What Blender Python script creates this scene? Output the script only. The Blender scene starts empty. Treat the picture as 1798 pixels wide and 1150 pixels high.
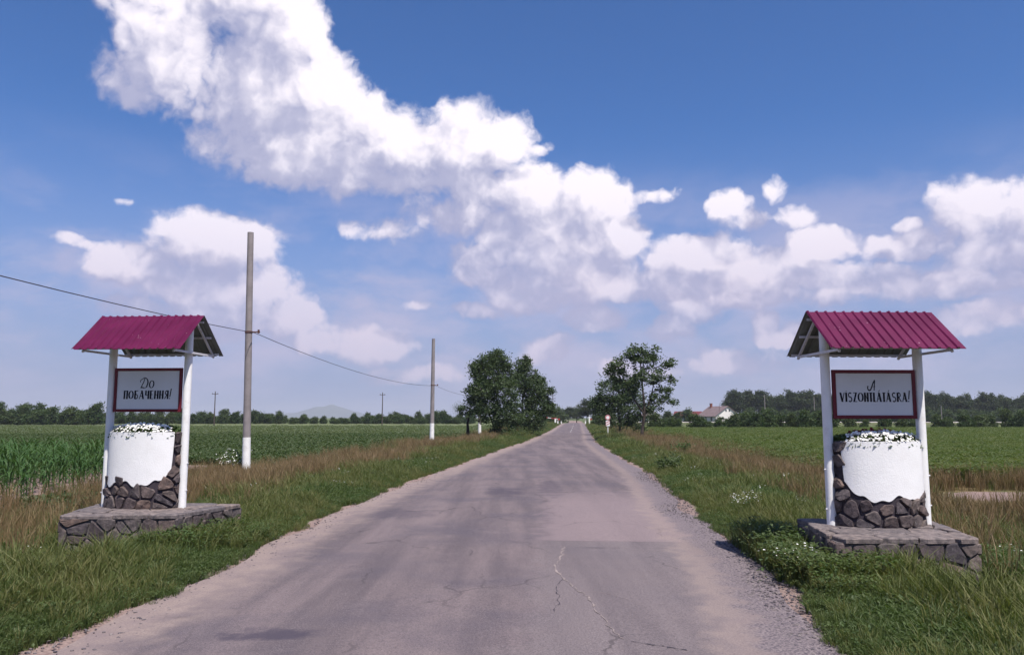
import bpy, bmesh, math, random
import numpy as np
from mathutils import Vector, Matrix

# ------------------------------------------------------------------ camera, sky, sun, exposure
SC = bpy.context.scene
COL = SC.collection
random.seed(7)
RNG = np.random.default_rng(7)
FPX, CAM_H, HOR = 1398.0, 1.75, 733.0            # focal length in photo pixels, eye height, horizon row
PITCH = math.atan((HOR - 575) / FPX)
_c, _s = math.cos(PITCH), math.sin(PITCH)

cam = bpy.data.cameras.new('camera')
cam.sensor_width = 36.0
cam.lens = 36.0 * FPX / 1798.0
cam.clip_start, cam.clip_end = 0.05, 40000.0
cam_o = bpy.data.objects.new('camera', cam)
cam_o.location = (0, 0, CAM_H)
cam_o.rotation_euler = (math.radians(90) + PITCH, 0, 0)
COL.objects.link(cam_o)
SC.camera = cam_o

SUN_EL, SUN_AZ = math.radians(61.5), math.radians(149)      # azimuth clockwise from +Y (view direction)
SUN_DIR = Vector((math.sin(SUN_AZ) * math.cos(SUN_EL), math.cos(SUN_AZ) * math.cos(SUN_EL), math.sin(SUN_EL)))
sun = bpy.data.lights.new('sun', 'SUN')
sun.energy, sun.angle, sun.color = 5.0, math.radians(0.53), (1.0, 0.94, 0.86)
sun_o = bpy.data.objects.new('sun', sun)
sun_o.rotation_euler = SUN_DIR.to_track_quat('Z', 'Y').to_euler()
sun_o.location = SUN_DIR * 60
COL.objects.link(sun_o)

SC.render.engine = 'CYCLES'
SC.view_settings.view_transform = 'Standard'
SC.view_settings.look = 'None'
SC.view_settings.gamma = 1.0
SC.view_settings.use_curve_mapping = False
SC.view_settings.exposure = 0.40
SC.cycles.use_denoising = True
SC.cycles.use_adaptive_sampling = True
SC.cycles.adaptive_threshold = .018
SC.cycles.max_bounces = 5
SC.cycles.diffuse_bounces = 2
SC.cycles.glossy_bounces = 2
SC.cycles.transmission_bounces = 2
SC.cycles.transparent_max_bounces = 4
SC.cycles.volume_bounces = 0
SC.cycles.caustics_reflective = False
SC.cycles.caustics_refractive = False
SC.render.film_transparent = False


def ray(px, py):
    """direction through a photo pixel (x right, y ahead, z up)"""
    u, v = (px - 899) / FPX, (575 - py) / FPX
    return Vector((u, _c - _s * v, _s + _c * v))


def at(px, py, Y):
    d = ray(px, py)
    return d * (Y / d.y) + Vector((0, 0, CAM_H))


def gnd(px, py, z=0.0):
    d = ray(px, py)
    return d * ((z - CAM_H) / d.z) + Vector((0, 0, CAM_H))


# ---- node helpers
class NT:
    def __init__(self, tree):
        self.t = tree

    def n(self, kind, ins=None, **props):
        nd = self.t.nodes.new(kind)
        for k, v in props.items():
            setattr(nd, k, v)
        if ins:
            for k, v in ins.items():
                self.set(nd.inputs[k], v)
        return nd

    def set(self, sock, v):
        if isinstance(v, bpy.types.NodeSocket):
            self.t.links.new(v, sock)
        elif v is not None:
            if hasattr(sock.default_value, '__len__') and not isinstance(v, str):
                v = tuple(v)
                if len(sock.default_value) == 4 and len(v) == 3:
                    v = v + (1.0,)
            sock.default_value = v

    def m(self, op, a, b=None, c=None, clamp=False):
        nd = self.t.nodes.new('ShaderNodeMath')
        nd.operation = op
        nd.use_clamp = clamp
        self.set(nd.inputs[0], a)
        if b is not None: self.set(nd.inputs[1], b)
        if c is not None: self.set(nd.inputs[2], c)
        return nd.outputs[0]

    def v(self, op, a, b=None, c=None):
        nd = self.t.nodes.new('ShaderNodeVectorMath')
        nd.operation = op
        self.set(nd.inputs[0], a)
        if b is not None: self.set(nd.inputs[1], b)
        if c is not None: self.set(nd.inputs[2], c)
        return nd.outputs['Value'] if op in ('DOT_PRODUCT', 'LENGTH', 'DISTANCE') else nd.outputs['Vector']

    def ss(self, x, lo, hi, a=0.0, b=1.0):
        nd = self.t.nodes.new('ShaderNodeMapRange')
        nd.interpolation_type = 'SMOOTHSTEP'
        for i, val in enumerate((x, lo, hi, a, b)):
            self.set(nd.inputs[i], val)
        return nd.outputs[0]

    def mix(self, f, a, b, blend='MIX'):
        nd = self.t.nodes.new('ShaderNodeMix')
        nd.data_type = 'RGBA'
        nd.blend_type = blend
        self.set(nd.inputs[0], f)
        self.set(nd.inputs[6], a)
        self.set(nd.inputs[7], b)
        return nd.outputs[2]

    def noise(self, vec, scale, detail=3.0, rough=0.5, dist=0.0, lac=2.0):
        nd = self.n('ShaderNodeTexNoise', {'Scale': scale, 'Detail': detail, 'Roughness': rough,
                                           'Distortion': dist, 'Lacunarity': lac})
        if vec is not None:
            self.set(nd.inputs['Vector'], vec)
        return nd.outputs['Fac']

    def link(self, a, b):
        self.t.links.new(a, b)


# ---- sky: Nishita daylight with a field of summer cumulus
world = bpy.data.worlds.new('World')
SC.world = world
world.use_nodes = True
wt = world.node_tree
wt.nodes.clear()
W = NT(wt)

# cloud heaps as (column, row, half-width, half-height, heft) in photo pixels, turned into sky angles
HEAPS = [
    (200, 10, 60, 55, .50), (300, 60, 120, 85, .70), (330, 130, 130, 75, .72), (455, 20, 85, 70, .95), (510, 65, 62, 62, 1), (460, 150, 120, 90, .95),
    (385, 235, 60, 50, .52), (345, 195, 14, 24, .85), (565, 185, 80, 72, 1), (620, 230, 80, 65, 1), (540, 270, 110, 50, 1),
    (700, 262, 95, 56, 1), (810, 252, 110, 58, 1), (890, 248, 58, 48, .95), (950, 258, 34, 16, .5), (660, 318, 160, 30, .72),
    (822, 325, 56, 42, 1), (800, 375, 90, 34, .78), (690, 404, 120, 30, .25), (880, 415, 40, 55, .85), (850, 470, 70, 45, .72),
    (930, 342, 56, 60, 1.08), (1000, 385, 50, 50, .85), (1045, 346, 60, 50, 1.08), (975, 430, 85, 75, 1.05), (1030, 430, 60, 60, 1.0), (1088, 418, 50, 48, .98), (1040, 488, 80, 44, 1.06), (1095, 510, 45, 26, .9),
    (935, 500, 90, 46, .75), (880, 510, 50, 40, .6),
    (378, 432, 95, 55, 1), (445, 425, 42, 42, 1), (235, 470, 78, 32, .95), (350, 495, 100, 45, .92), (440, 505, 75, 50, .92),
    (510, 560, 52, 38, .92), (400, 560, 130, 32, .62), (645, 608, 75, 34, .80), (570, 600, 60, 30, .62), (112, 424, 30, 14, .8), (138, 434, 28, 13, .8), (216, 351, 26, 11, .3),
    (240, 545, 60, 25, .6), (730, 535, 50, 14, .2),
    (1155, 336, 50, 18, .45), (1278, 362, 44, 30, .58), (1318, 388, 40, 22, .52), (1366, 338, 26, 26, .36), (1404, 388, 40, 22, .54), (1440, 432, 60, 26, .95),
    (1235, 448, 92, 34, 1), (1165, 462, 40, 26, .85), (1340, 475, 105, 38, .88), (1200, 500, 100, 36, .72), (1450, 488, 140, 24, .68), (1310, 520, 140, 22, .6),
    (1700, 372, 62, 50, 1), (1785, 380, 66, 60, 1), (1590, 395, 22, 16, .75), (1610, 430, 90, 24, .75), (1755, 438, 90, 34, .92), (1650, 500, 240, 26, .62),
    (1045, 562, 66, 26, .85), (1178, 576, 42, 26, .85), (1342, 575, 26, 34, .88), (1375, 590, 34, 18, .8), (1215, 541, 52, 22, .80), (1420, 580, 60, 20, .6),
    (960, 612, 54, 30, .66), (1270, 632, 110, 26, .6), (1740, 560, 90, 25, .55), (840, 545, 60, 20, .5), (1120, 650, 90, 20, .5), (720, 660, 110, 18, .45),
]

cg = bpy.data.node_groups.new('cloud_field', 'ShaderNodeTree')
cg.interface.new_socket('Direction', in_out='INPUT', socket_type='NodeSocketVector')
cg.interface.new_socket('Detail', in_out='INPUT', socket_type='NodeSocketFloat')
cg.interface.new_socket('Field', in_out='OUTPUT', socket_type='NodeSocketFloat')
C = NT(cg)
gi, go = cg.nodes.new('NodeGroupInput'), cg.nodes.new('NodeGroupOutput')
D = gi.outputs[0]
warp = D
n1 = C.noise(warp, 16.0, gi.outputs[1], .63)
n2 = C.noise(warp, 30.0, 2.0, .5)
sx = C.n('ShaderNodeSeparateXYZ', {0: warp})
az = C.m('ARCTAN2', sx.outputs[0], sx.outputs[1])
hyp = C.m('SQRT', C.m('ADD', C.m('MULTIPLY', sx.outputs[0], sx.outputs[0]), C.m('MULTIPLY', sx.outputs[1], sx.outputs[1])))
el = C.m('ARCTAN2', sx.outputs[2], hyp)
pos = C.n('ShaderNodeCombineXYZ', {0: az, 1: el, 2: 0.0}).outputs[0]
acc = None
for (hx, hy, rx, ry, heft) in HEAPS:
    d = ray(hx, hy)
    a0, e0 = math.atan2(d.x, d.y), math.atan2(d.z, math.hypot(d.x, d.y))
    gr = 1.12 + .14 * min(1, max(0, (max(rx, ry) - 40) / 60))
    ix, iy = FPX / rx / gr, FPX / ry / gr
    q = C.v('MULTIPLY_ADD', pos, (ix, iy, 0), (-a0 * ix, -e0 * iy, 0))
    dd = C.v('DOT_PRODUCT', q, q)
    if heft != 1:
        dd = C.m('ADD', dd, (1 - heft) * .9)
    acc = dd if acc is None else C.m('SMOOTH_MIN', acc, dd, .25)
inside = C.m('MULTIPLY', C.m('SUBTRACT', 1.0, C.m('MINIMUM', acc, 3.0)), 1.25)
# elsewhere round the sky the same kind of scattered heaps go on (faded out where the heaps above are set)
gen = C.noise(D, 3.2, 4.0, .5)
absaz = C.m('ABSOLUTE', az)
gen = C.m('MULTIPLY_ADD', C.m('SUBTRACT', gen, .56), 5.0, 0.0)
out_f = C.m('MAXIMUM', C.ss(absaz, .68, .85), C.ss(el, .56, .70))
gen = C.m('MULTIPLY_ADD', out_f, C.m('ADD', gen, 3.0), -3.0)
inside = C.m('MAXIMUM', inside, gen)
# rounded billows: folded noise, so that the tops bulge and the creases between them are thin
puff = C.m('SUBTRACT', .30, C.m('MULTIPLY', C.m('ABSOLUTE', C.m('SUBTRACT', n2, .5)), 2.6))
bil = C.m('MULTIPLY_ADD', C.m('SUBTRACT', n1, .47), 2.7, C.m('MULTIPLY', puff, -.75))
fld = C.m('ADD', inside, bil)
C.link(fld, go.inputs[0])

tc = wt.nodes.new('ShaderNodeTexCoord')
dirv = W.v('NORMALIZE', tc.outputs['Generated'])


def field(vec, detail):
    g = wt.nodes.new('ShaderNodeGroup')
    g.node_tree = cg
    W.set(g.inputs[0], vec)
    g.inputs[1].default_value = detail
    return g.outputs[0]


wn = W.n('ShaderNodeTexNoise', {'Vector': dirv, 'Scale': 8.0, 'Detail': 4.5, 'Roughness': .66})
wdir = W.v('MULTIPLY_ADD', W.v('SUBTRACT', wn.outputs['Color'], (.5, .5, .5)), (.046, .046, .046), dirv)
f0 = field(wdir, 8.0)
f1 = field(W.v('ADD', wdir, (.026, 0.0, .040)), 2.5)
sky = W.n('ShaderNodeTexSky', sky_type='NISHITA', sun_disc=False)
sky.sun_elevation, sky.sun_rotation = SUN_EL, SUN_AZ
sky.altitude, sky.air_density, sky.dust_density, sky.ozone_density = 100.0, 1.0, 0.2, 4.0
selev = W.n('ShaderNodeSeparateXYZ', {0: dirv}).outputs[2]
# deep film blue overhead, lilac summer air towards the horizon
skyc = W.mix(1.0, sky.outputs[0], (.50, .80, 1.20), 'MULTIPLY')
skyc = W.mix(W.ss(selev, -.02, .36, .95, 0.0), skyc, (3.15, 3.55, 5.6))
# thin milky cloud low over the whole horizon
vn = W.noise(W.v('MULTIPLY', wdir, (1.0, 1.0, 2.6)), 5.0, 5.0, .58)
veil = W.m('MULTIPLY', W.ss(vn, .36, .66), W.m('MULTIPLY', W.ss(selev, -.02, .08), W.ss(selev, .33, .15)))
skyc = W.mix(W.m('MULTIPLY', veil, .80), skyc, (5.2, 4.95, 6.8))
alpha = W.ss(f0, -.18, .60)
lit = W.ss(W.m('SUBTRACT', f0, f1), -.55, 1.25)
body = W.ss(f0, .1, 1.3)
low = W.ss(selev, .02, .32)
shade = W.mix(low, (4.1, 4.0, 5.9), (3.9, 4.05, 6.0))
bright = W.mix(low, (7.6, 6.6, 7.9), (10.6, 9.9, 10.6))
cl = W.mix(W.m('MULTIPLY_ADD', lit, .95, W.m('MULTIPLY', body, .14), clamp=True), shade, bright)
dens = W.m('MULTIPLY', alpha, W.m('MULTIPLY_ADD', low, .37, .60))
final = W.mix(dens, skyc, cl)
bg = W.n('ShaderNodeBackground', {'Color': final, 'Strength': .080})
wo = wt.nodes.new('ShaderNodeOutputWorld')
W.link(bg.outputs[0], wo.inputs[0])
world.cycles.sampling_method = 'MANUAL'
world.cycles.sample_map_resolution = 512

# ------------------------------------------------------------------ mesh and scene helpers
def tag(o, label=None, cat=None, group=None, kind=None):
    if label: o['label'] = label
    if cat: o['category'] = cat
    if group: o['group'] = group
    if kind: o['kind'] = kind
    return o


def empty(name, loc=(0, 0, 0), rz=0.0):
    o = bpy.data.objects.new(name, None)
    o.empty_display_size = .2
    o.location = loc
    o.rotation_euler = (0, 0, rz)
    COL.objects.link(o)
    return o


def mesh_np(name, V, Fq, smooth=False):
    """mesh from numpy arrays; Fq is an (n,k) index array"""
    me = bpy.data.meshes.new(name)
    V = np.asarray(V, dtype=np.float32).reshape(-1, 3)
    Fq = np.asarray(Fq, dtype=np.int32)
    n, k = Fq.shape
    me.vertices.add(len(V)); me.vertices.foreach_set('co', V.ravel())
    me.loops.add(n * k); me.loops.foreach_set('vertex_index', Fq.ravel())
    me.polygons.add(n)
    me.polygons.foreach_set('loop_start', np.arange(n, dtype=np.int32) * k)
    me.polygons.foreach_set('loop_total', np.full(n, k, dtype=np.int32))
    if smooth:
        me.polygons.foreach_set('use_smooth', np.ones(n, dtype=bool))
    me.update(calc_edges=True)
    return me


def link(name, me, mat=None, parent=None, loc=None):
    o = bpy.data.objects.new(name, me)
    if mat is not None and not me.materials:
        me.materials.append(mat)
    COL.objects.link(o)
    if parent is not None: o.parent = parent
    if loc is not None: o.location = loc
    return o


class MB:
    def __init__(self):
        self.v, self.f, self.sm, self.mi = [], [], [], []

    def add(self, verts, faces, smooth=False, mi=0):
        b = len(self.v)
        self.v += [tuple(p) for p in verts]
        for f in faces:
            self.f.append(tuple(i + b for i in f)); self.sm.append(smooth); self.mi.append(mi)

    def box(self, c, s, rot=None):
        hx, hy, hz = s[0] / 2, s[1] / 2, s[2] / 2
        pts = [Vector((x, y, z)) for z in (-hz, hz) for x, y in ((-hx, -hy), (hx, -hy), (hx, hy), (-hx, hy))]
        if rot is not None: pts = [rot @ p for p in pts]
        pts = [p + Vector(c) for p in pts]
        self.add(pts, [(3, 2, 1, 0), (4, 5, 6, 7), (0, 1, 5, 4), (1, 2, 6, 5), (2, 3, 7, 6), (3, 0, 4, 7)])

    def bar(self, a, b, w, h=None):
        """square bar from a to b"""
        a, b = Vector(a), Vector(b)
        d = b - a
        rot = d.to_track_quat('Z', 'Y').to_matrix()
        self.box((a + b) / 2, (w, h or w, d.length), rot)

    def tube(self, pts, rad, n=8, caps=True, smooth=True):
        pts = [Vector(p) for p in pts]
        if not hasattr(rad, '__len__'): rad = [rad] * len(pts)
        rings, prev = [], None
        for i, p in enumerate(pts):
            t = (pts[min(i + 1, len(pts) - 1)] - pts[max(i - 1, 0)]).normalized()
            if prev is None:
                ref = Vector((1, 0, 0)) if abs(t.x) < .8 else Vector((0, 1, 0))
                u = (ref - t * ref.dot(t)).normalized()
            else:
                u = (prev - t * prev.dot(t)).normalized()
            prev = u
            w = t.cross(u)
            rings.append([p + (u * math.cos(2 * math.pi * k / n) + w * math.sin(2 * math.pi * k / n)) * rad[i] for k in range(n)])
        V = [q for r in rings for q in r]
        Fc = []
        for i in range(len(pts) - 1):
            for k in range(n):
                a, b = i * n + k, i * n + (k + 1) % n
                Fc.append((a, b, b + n, a + n))
        self.add(V, Fc, smooth)
        if caps:
            self.add(rings[0], [tuple(range(n - 1, -1, -1))])
            self.add(rings[-1], [tuple(range(n))])

    def prism(self, poly, z0, z1):
        n = len(poly)
        V = [(p[0], p[1], z0) for p in poly] + [(p[0], p[1], z1) for p in poly]
        Fc = [tuple(range(n - 1, -1, -1)), tuple(range(n, 2 * n))]
        Fc += [(i, (i + 1) % n, (i + 1) % n + n, i + n) for i in range(n)]
        self.add(V, Fc)

    def mesh(self, name):
        me = bpy.data.meshes.new(name)
        me.from_pydata(self.v, [], self.f)
        me.polygons.foreach_set('use_smooth', self.sm)
        me.polygons.foreach_set('material_index', self.mi)
        me.update()
        return me

    def build(self, name, mat, parent=None, loc=None, bevel=0.0):
        me = self.mesh(name)
        if bevel:
            bm = bmesh.new(); bm.from_mesh(me)
            bmesh.ops.bevel(bm, geom=bm.edges[:], offset=bevel, segments=2, affect='EDGES', profile=.6)
            bm.to_mesh(me); bm.free()
        mats = mat if isinstance(mat, (list, tuple)) else [mat]
        for m in mats: me.materials.append(m)
        return link(name, me, None, parent, loc)


def copy_tree(o, parent=None):
    c = o.copy()
    COL.objects.link(c)
    c.parent = parent
    for ch in list(o.children):
        copy_tree(ch, c)
    return c


# ------------------------------------------------------------------ materials
def material(name):
    m = bpy.data.materials.new(name)
    m.use_nodes = True
    m.node_tree.nodes.clear()
    t = NT(m.node_tree)
    out = m.node_tree.nodes.new('ShaderNodeOutputMaterial')
    return m, t, out


def ramp_rand(t, cols):
    """one of a few colours by the object's or instance's own random number"""
    oi = t.n('ShaderNodeObjectInfo')
    cr = t.n('ShaderNodeValToRGB', {0: oi.outputs['Random']})
    el = cr.color_ramp.elements
    while len(el) < len(cols): el.new(.5)
    for i, c in enumerate(cols):
        el[i].position = i / max(1, len(cols) - 1)
        el[i].color = (*c, 1)
    return cr.outputs[0], oi.outputs['Random']


def simple(name, col, rough=.6, var=.15, scale=8.0, bump=0.0, bscale=40.0, metallic=0.0, spec=.3, dirt=None, dirt_amt=.35, dirt_scale=3.0):
    m, t, out = material(name)
    tc = t.n('ShaderNodeTexCoord')
    oc = tc.outputs['Object']
    n = t.noise(oc, scale, 5.0, .6)
    c = t.mix(t.ss(n, .3, .7), tuple(x * (1 - var) for x in col), tuple(min(1, x * (1 + var)) for x in col))
    if dirt:
        c = t.mix(t.ss(t.noise(oc, dirt_scale, 6.0, .65), .52, .72, 0, dirt_amt), c, dirt)
    b = t.n('ShaderNodeBsdfPrincipled', {'Base Color': c, 'Roughness': rough, 'Metallic': metallic, 'Specular IOR Level': spec})
    if bump:
        bn = t.n('ShaderNodeBump', {'Strength': bump, 'Distance': .01, 'Height': t.noise(oc, bscale, 4.0, .6)})
        t.link(bn.outputs[0], b.inputs['Normal'])
    t.link(b.outputs[0], out.inputs[0])
    return m


def leafy(name, cols, transl=.35, rough=.55, vary=.35, nscale=1.5, attr=None):
    m, t, out = material(name)
    c, rnd = ramp_rand(t, cols)
    geo = t.n('ShaderNodeNewGeometry')
    n = t.noise(geo.outputs['Position'], nscale, 3.0, .6)
    c = t.mix(t.ss(n, .3, .7, 0, vary), c, cols[-1])
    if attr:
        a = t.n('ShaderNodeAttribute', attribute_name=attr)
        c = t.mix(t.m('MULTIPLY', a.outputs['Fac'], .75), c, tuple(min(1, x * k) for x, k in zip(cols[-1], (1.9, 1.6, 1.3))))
    b = t.n('ShaderNodeBsdfPrincipled', {'Base Color': c, 'Roughness': rough, 'Specular IOR Level': .25})
    tr = t.n('ShaderNodeBsdfTranslucent', {'Color': t.mix(1.0, c, (1.1, 1.25, .55), 'MULTIPLY')})
    mx = t.n('ShaderNodeMixShader', {0: transl, 1: b.outputs[0], 2: tr.outputs[0]})
    t.link(mx.outputs[0], out.inputs[0])
    return m


M = {}
M['grass'] = leafy('grass_green', [(.092, .124, .036), (.130, .148, .046), (.185, .168, .070), (.115, .136, .048)])
M['grass_lush'] = leafy('grass_lush', [(.050, .088, .026), (.070, .106, .032), (.098, .122, .042)])
M['dry'] = leafy('grass_dry', [(.200, .138, .072), (.250, .180, .100), (.160, .118, .055), (.215, .136, .078)], transl=.25)
M['weed'] = leafy('weed_leaf', [(.062, .108, .034), (.100, .136, .044), (.080, .110, .048)])
M['crop'] = leafy('crop_leaf', [(.072, .112, .036), (.095, .132, .044), (.135, .150, .060)])
M['cropdark'] = leafy('crop_dark', [(.050, .086, .032), (.070, .102, .040), (.086, .108, .052)])
M['corn'] = leafy('corn_leaf', [(.042, .100, .028), (.060, .118, .036), (.050, .095, .030)], transl=.3)
M['petal'] = simple('white_petal', (.80, .79, .76), .6, .06)
M['redpetal'] = simple('crimson_petal', (.20, .012, .025), .6, .2)
M['whitepaint'] = simple('white_paint', (.80, .79, .78), .55, .03, 5.0, .2, 30, dirt=(.42, .36, .31), dirt_amt=.40, dirt_scale=3.2)
M['plaster'] = simple('white_plaster', (.80, .79, .79), .75, .025, 6.0, .35, 55, dirt=(.60, .56, .52), dirt_amt=.22, dirt_scale=2.6)
M['limewash'] = simple('limewash_white', (.78, .76, .74), .8, .05, 6.0, .3, 40, dirt=(.40, .34, .30), dirt_amt=.45, dirt_scale=5.0)
M['board'] = simple('sign_board_paint', (.70, .69, .69), .45, .03, 3.0)
M['boardframe'] = simple('dark_red_frame_paint', (.13, .010, .020), .45, .15, 6.0)
M['ink'] = simple('black_sign_paint', (.010, .009, .014), .5, .1)
M['steel'] = simple('pale_steel_paint', (.60, .58, .60), .5, .08, 12.0, dirt=(.30, .20, .14), dirt_amt=.3, dirt_scale=9)
M['roofunder'] = simple('grey_green_sheet_back', (.17, .18, .17), .55, .1, 6.0)
M['mortar'] = simple('dark_mortar', (.045, .036, .045), .9, .25, 12.0, .6, 60)
M['plinthmortar'] = simple('grey_mortar', (.115, .100, .100), .9, .3, 12.0, .6, 60)
M['soil'] = simple('planter_soil', (.05, .035, .025), .95, .3, 14.0, .8, 40)
M['concrete'] = simple('weathered_concrete', (.235, .208, .208), .85, .14, 3.0, .5, 35, dirt=(.13, .11, .10), dirt_amt=.5, dirt_scale=2.0)
M['bark'] = simple('dark_bark', (.055, .043, .036), .95, .3, 6.0, .9, 18)
M['wire'] = simple('wire_dark', (.05, .045, .05), .5, .1)
M['housewall'] = simple('whitewashed_wall', (.72, .68, .66), .85, .04, .6)
M['houseroof'] = simple('grey_slate_roof', (.185, .135, .135), .8, .15, 1.2)
M['redroof'] = simple('red_tile_roof', (.13, .028, .036), .75, .2, 1.0)
M['glass'] = simple('dark_window', (.02, .022, .03), .15, .1, spec=.6)
M['brick'] = simple('chimney_brick', (.20, .075, .055), .9, .2, 3.0)
M['signred'] = simple('sign_red', (.42, .02, .03), .5, .1)
M['woodpole'] = simple('dark_wood_pole', (.07, .055, .05), .9, .2, 4.0)
M['rusty'] = simple('rusty_steel', (.10, .045, .035), .8, .3, 14.0)


def stone_mat(name, cols):
    m, t, out = material(name)
    c, rnd = ramp_rand(t, cols)
    geo = t.n('ShaderNodeNewGeometry')
    p = geo.outputs['Position']
    n = t.noise(p, 14.0, 6.0, .65)
    c = t.mix(t.ss(n, .32, .70), t.mix(1.0, c, (.50, .50, .54), 'MULTIPLY'), t.mix(1.0, c, (1.35, 1.3, 1.28), 'MULTIPLY'))
    c = t.mix(t.ss(t.noise(p, 38.0, 3.0, .6), .60, .72, 0, .4), c, (.28, .26, .25))
    b = t.n('ShaderNodeBsdfPrincipled', {'Base Color': c, 'Roughness': .82, 'Specular IOR Level': .3})
    bn = t.n('ShaderNodeBump', {'Strength': .8, 'Distance': .012, 'Height': t.noise(p, 32.0, 6.0, .65)})
    t.link(bn.outputs[0], b.inputs['Normal'])
    t.link(b.outputs[0], out.inputs[0])
    return m


M['stone'] = stone_mat('rubble_stone', [(.070, .056, .060), (.105, .082, .080), (.150, .108, .092), (.064, .055, .062), (.125, .105, .102), (.090, .070, .066), (.165, .135, .122)])
M['pebble'] = stone_mat('shoulder_grit', [(.075, .066, .078), (.11, .095, .105), (.15, .13, .13), (.20, .175, .17), (.09, .08, .09)])
M['slab'] = stone_mat('flag_slab', [(.140, .120, .118), (.185, .155, .148), (.125, .110, .114), (.200, .162, .145)])


def roof_mat():
    m, t, out = material('magenta_sheet_paint')
    oc = t.n('ShaderNodeTexCoord').outputs['Object']
    n = t.noise(oc, 2.5, 4.0, .6)
    c = t.mix(t.ss(n, .3, .7), (.078, .003, .034), (.104, .005, .046))
    c = t.mix(t.ss(t.noise(oc, 34.0, 2.0, .5), .745, .77, 0, .8), c, (.62, .42, .50))       # chipped specks
    b = t.n('ShaderNodeBsdfPrincipled', {'Base Color': c, 'Roughness': t.m('MULTIPLY_ADD', n, .25, .45), 'Specular IOR Level': .22})
    t.link(b.outputs[0], out.inputs[0])
    return m


M['roof'] = roof_mat()

# ------------------------------------------------------------------ lie of the land
_Y = np.array([-60, 6.1, 7.2, 9.5, 11.1, 15, 21.7, 25.5, 34.1, 43.7, 57.8, 88.7, 180, 400])
_L = np.array([-6.0, -3.62, -3.45, -3.38, -3.42, -3.25, -2.80, -2.35, -1.55, -.60, .95, 3.62, 11.2, 29.5])
_R = np.array([1.0, 2.45, 2.66, 2.95, 3.10, 3.32, 4.02, 4.30, 4.75, 5.20, 6.00, 8.70, 16.2, 34.7])


def edgeL(y): return np.interp(y, _Y, _L)
def edgeR(y): return np.interp(y, _Y, _R)


def sstep(x, a, b):
    t = np.clip((x - a) / (b - a), 0, 1)
    return t * t * (3 - 2 * t)


def roadz(y):
    return .39 * sstep(y, 95, 182) * (1 - sstep(y, 184, 250))


_ph = RNG.uniform(0, 6.28, (10, 2)); _fr = RNG.uniform(.35, 2.4, 10); _an = RNG.uniform(0, 3.14, 10)


def wob(x, y, f=1.0):
    s = 0
    for i in range(10):
        s = s + np.sin((x * np.cos(_an[i]) + y * np.sin(_an[i])) * _fr[i] * f + _ph[i, 0]) / 10 ** .5
    return s


def verge(x, y):
    """metres out from the road's grass edge; negative on the road"""
    return np.maximum(edgeL(y) - x, x - edgeR(y))


def ground_z(x, y):
    x, y = np.asarray(x, float), np.asarray(y, float)
    d = verge(x, y)
    near = 1 - sstep(np.abs(y), 60, 140)
    z = roadz(y) * (1 - sstep(d, 1, 16))
    z = z + .035 * wob(x, y, 1.0) * sstep(d, .2, 1.5) * near
    z = z - .18 * np.exp(-((d - 4.6) / 1.3) ** 2) * near
    z = z - (.05 + .0012 * np.clip(y, 0, 200)) * (1 - sstep(d, -.45, .05)) * (y < 300)
    return z


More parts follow.
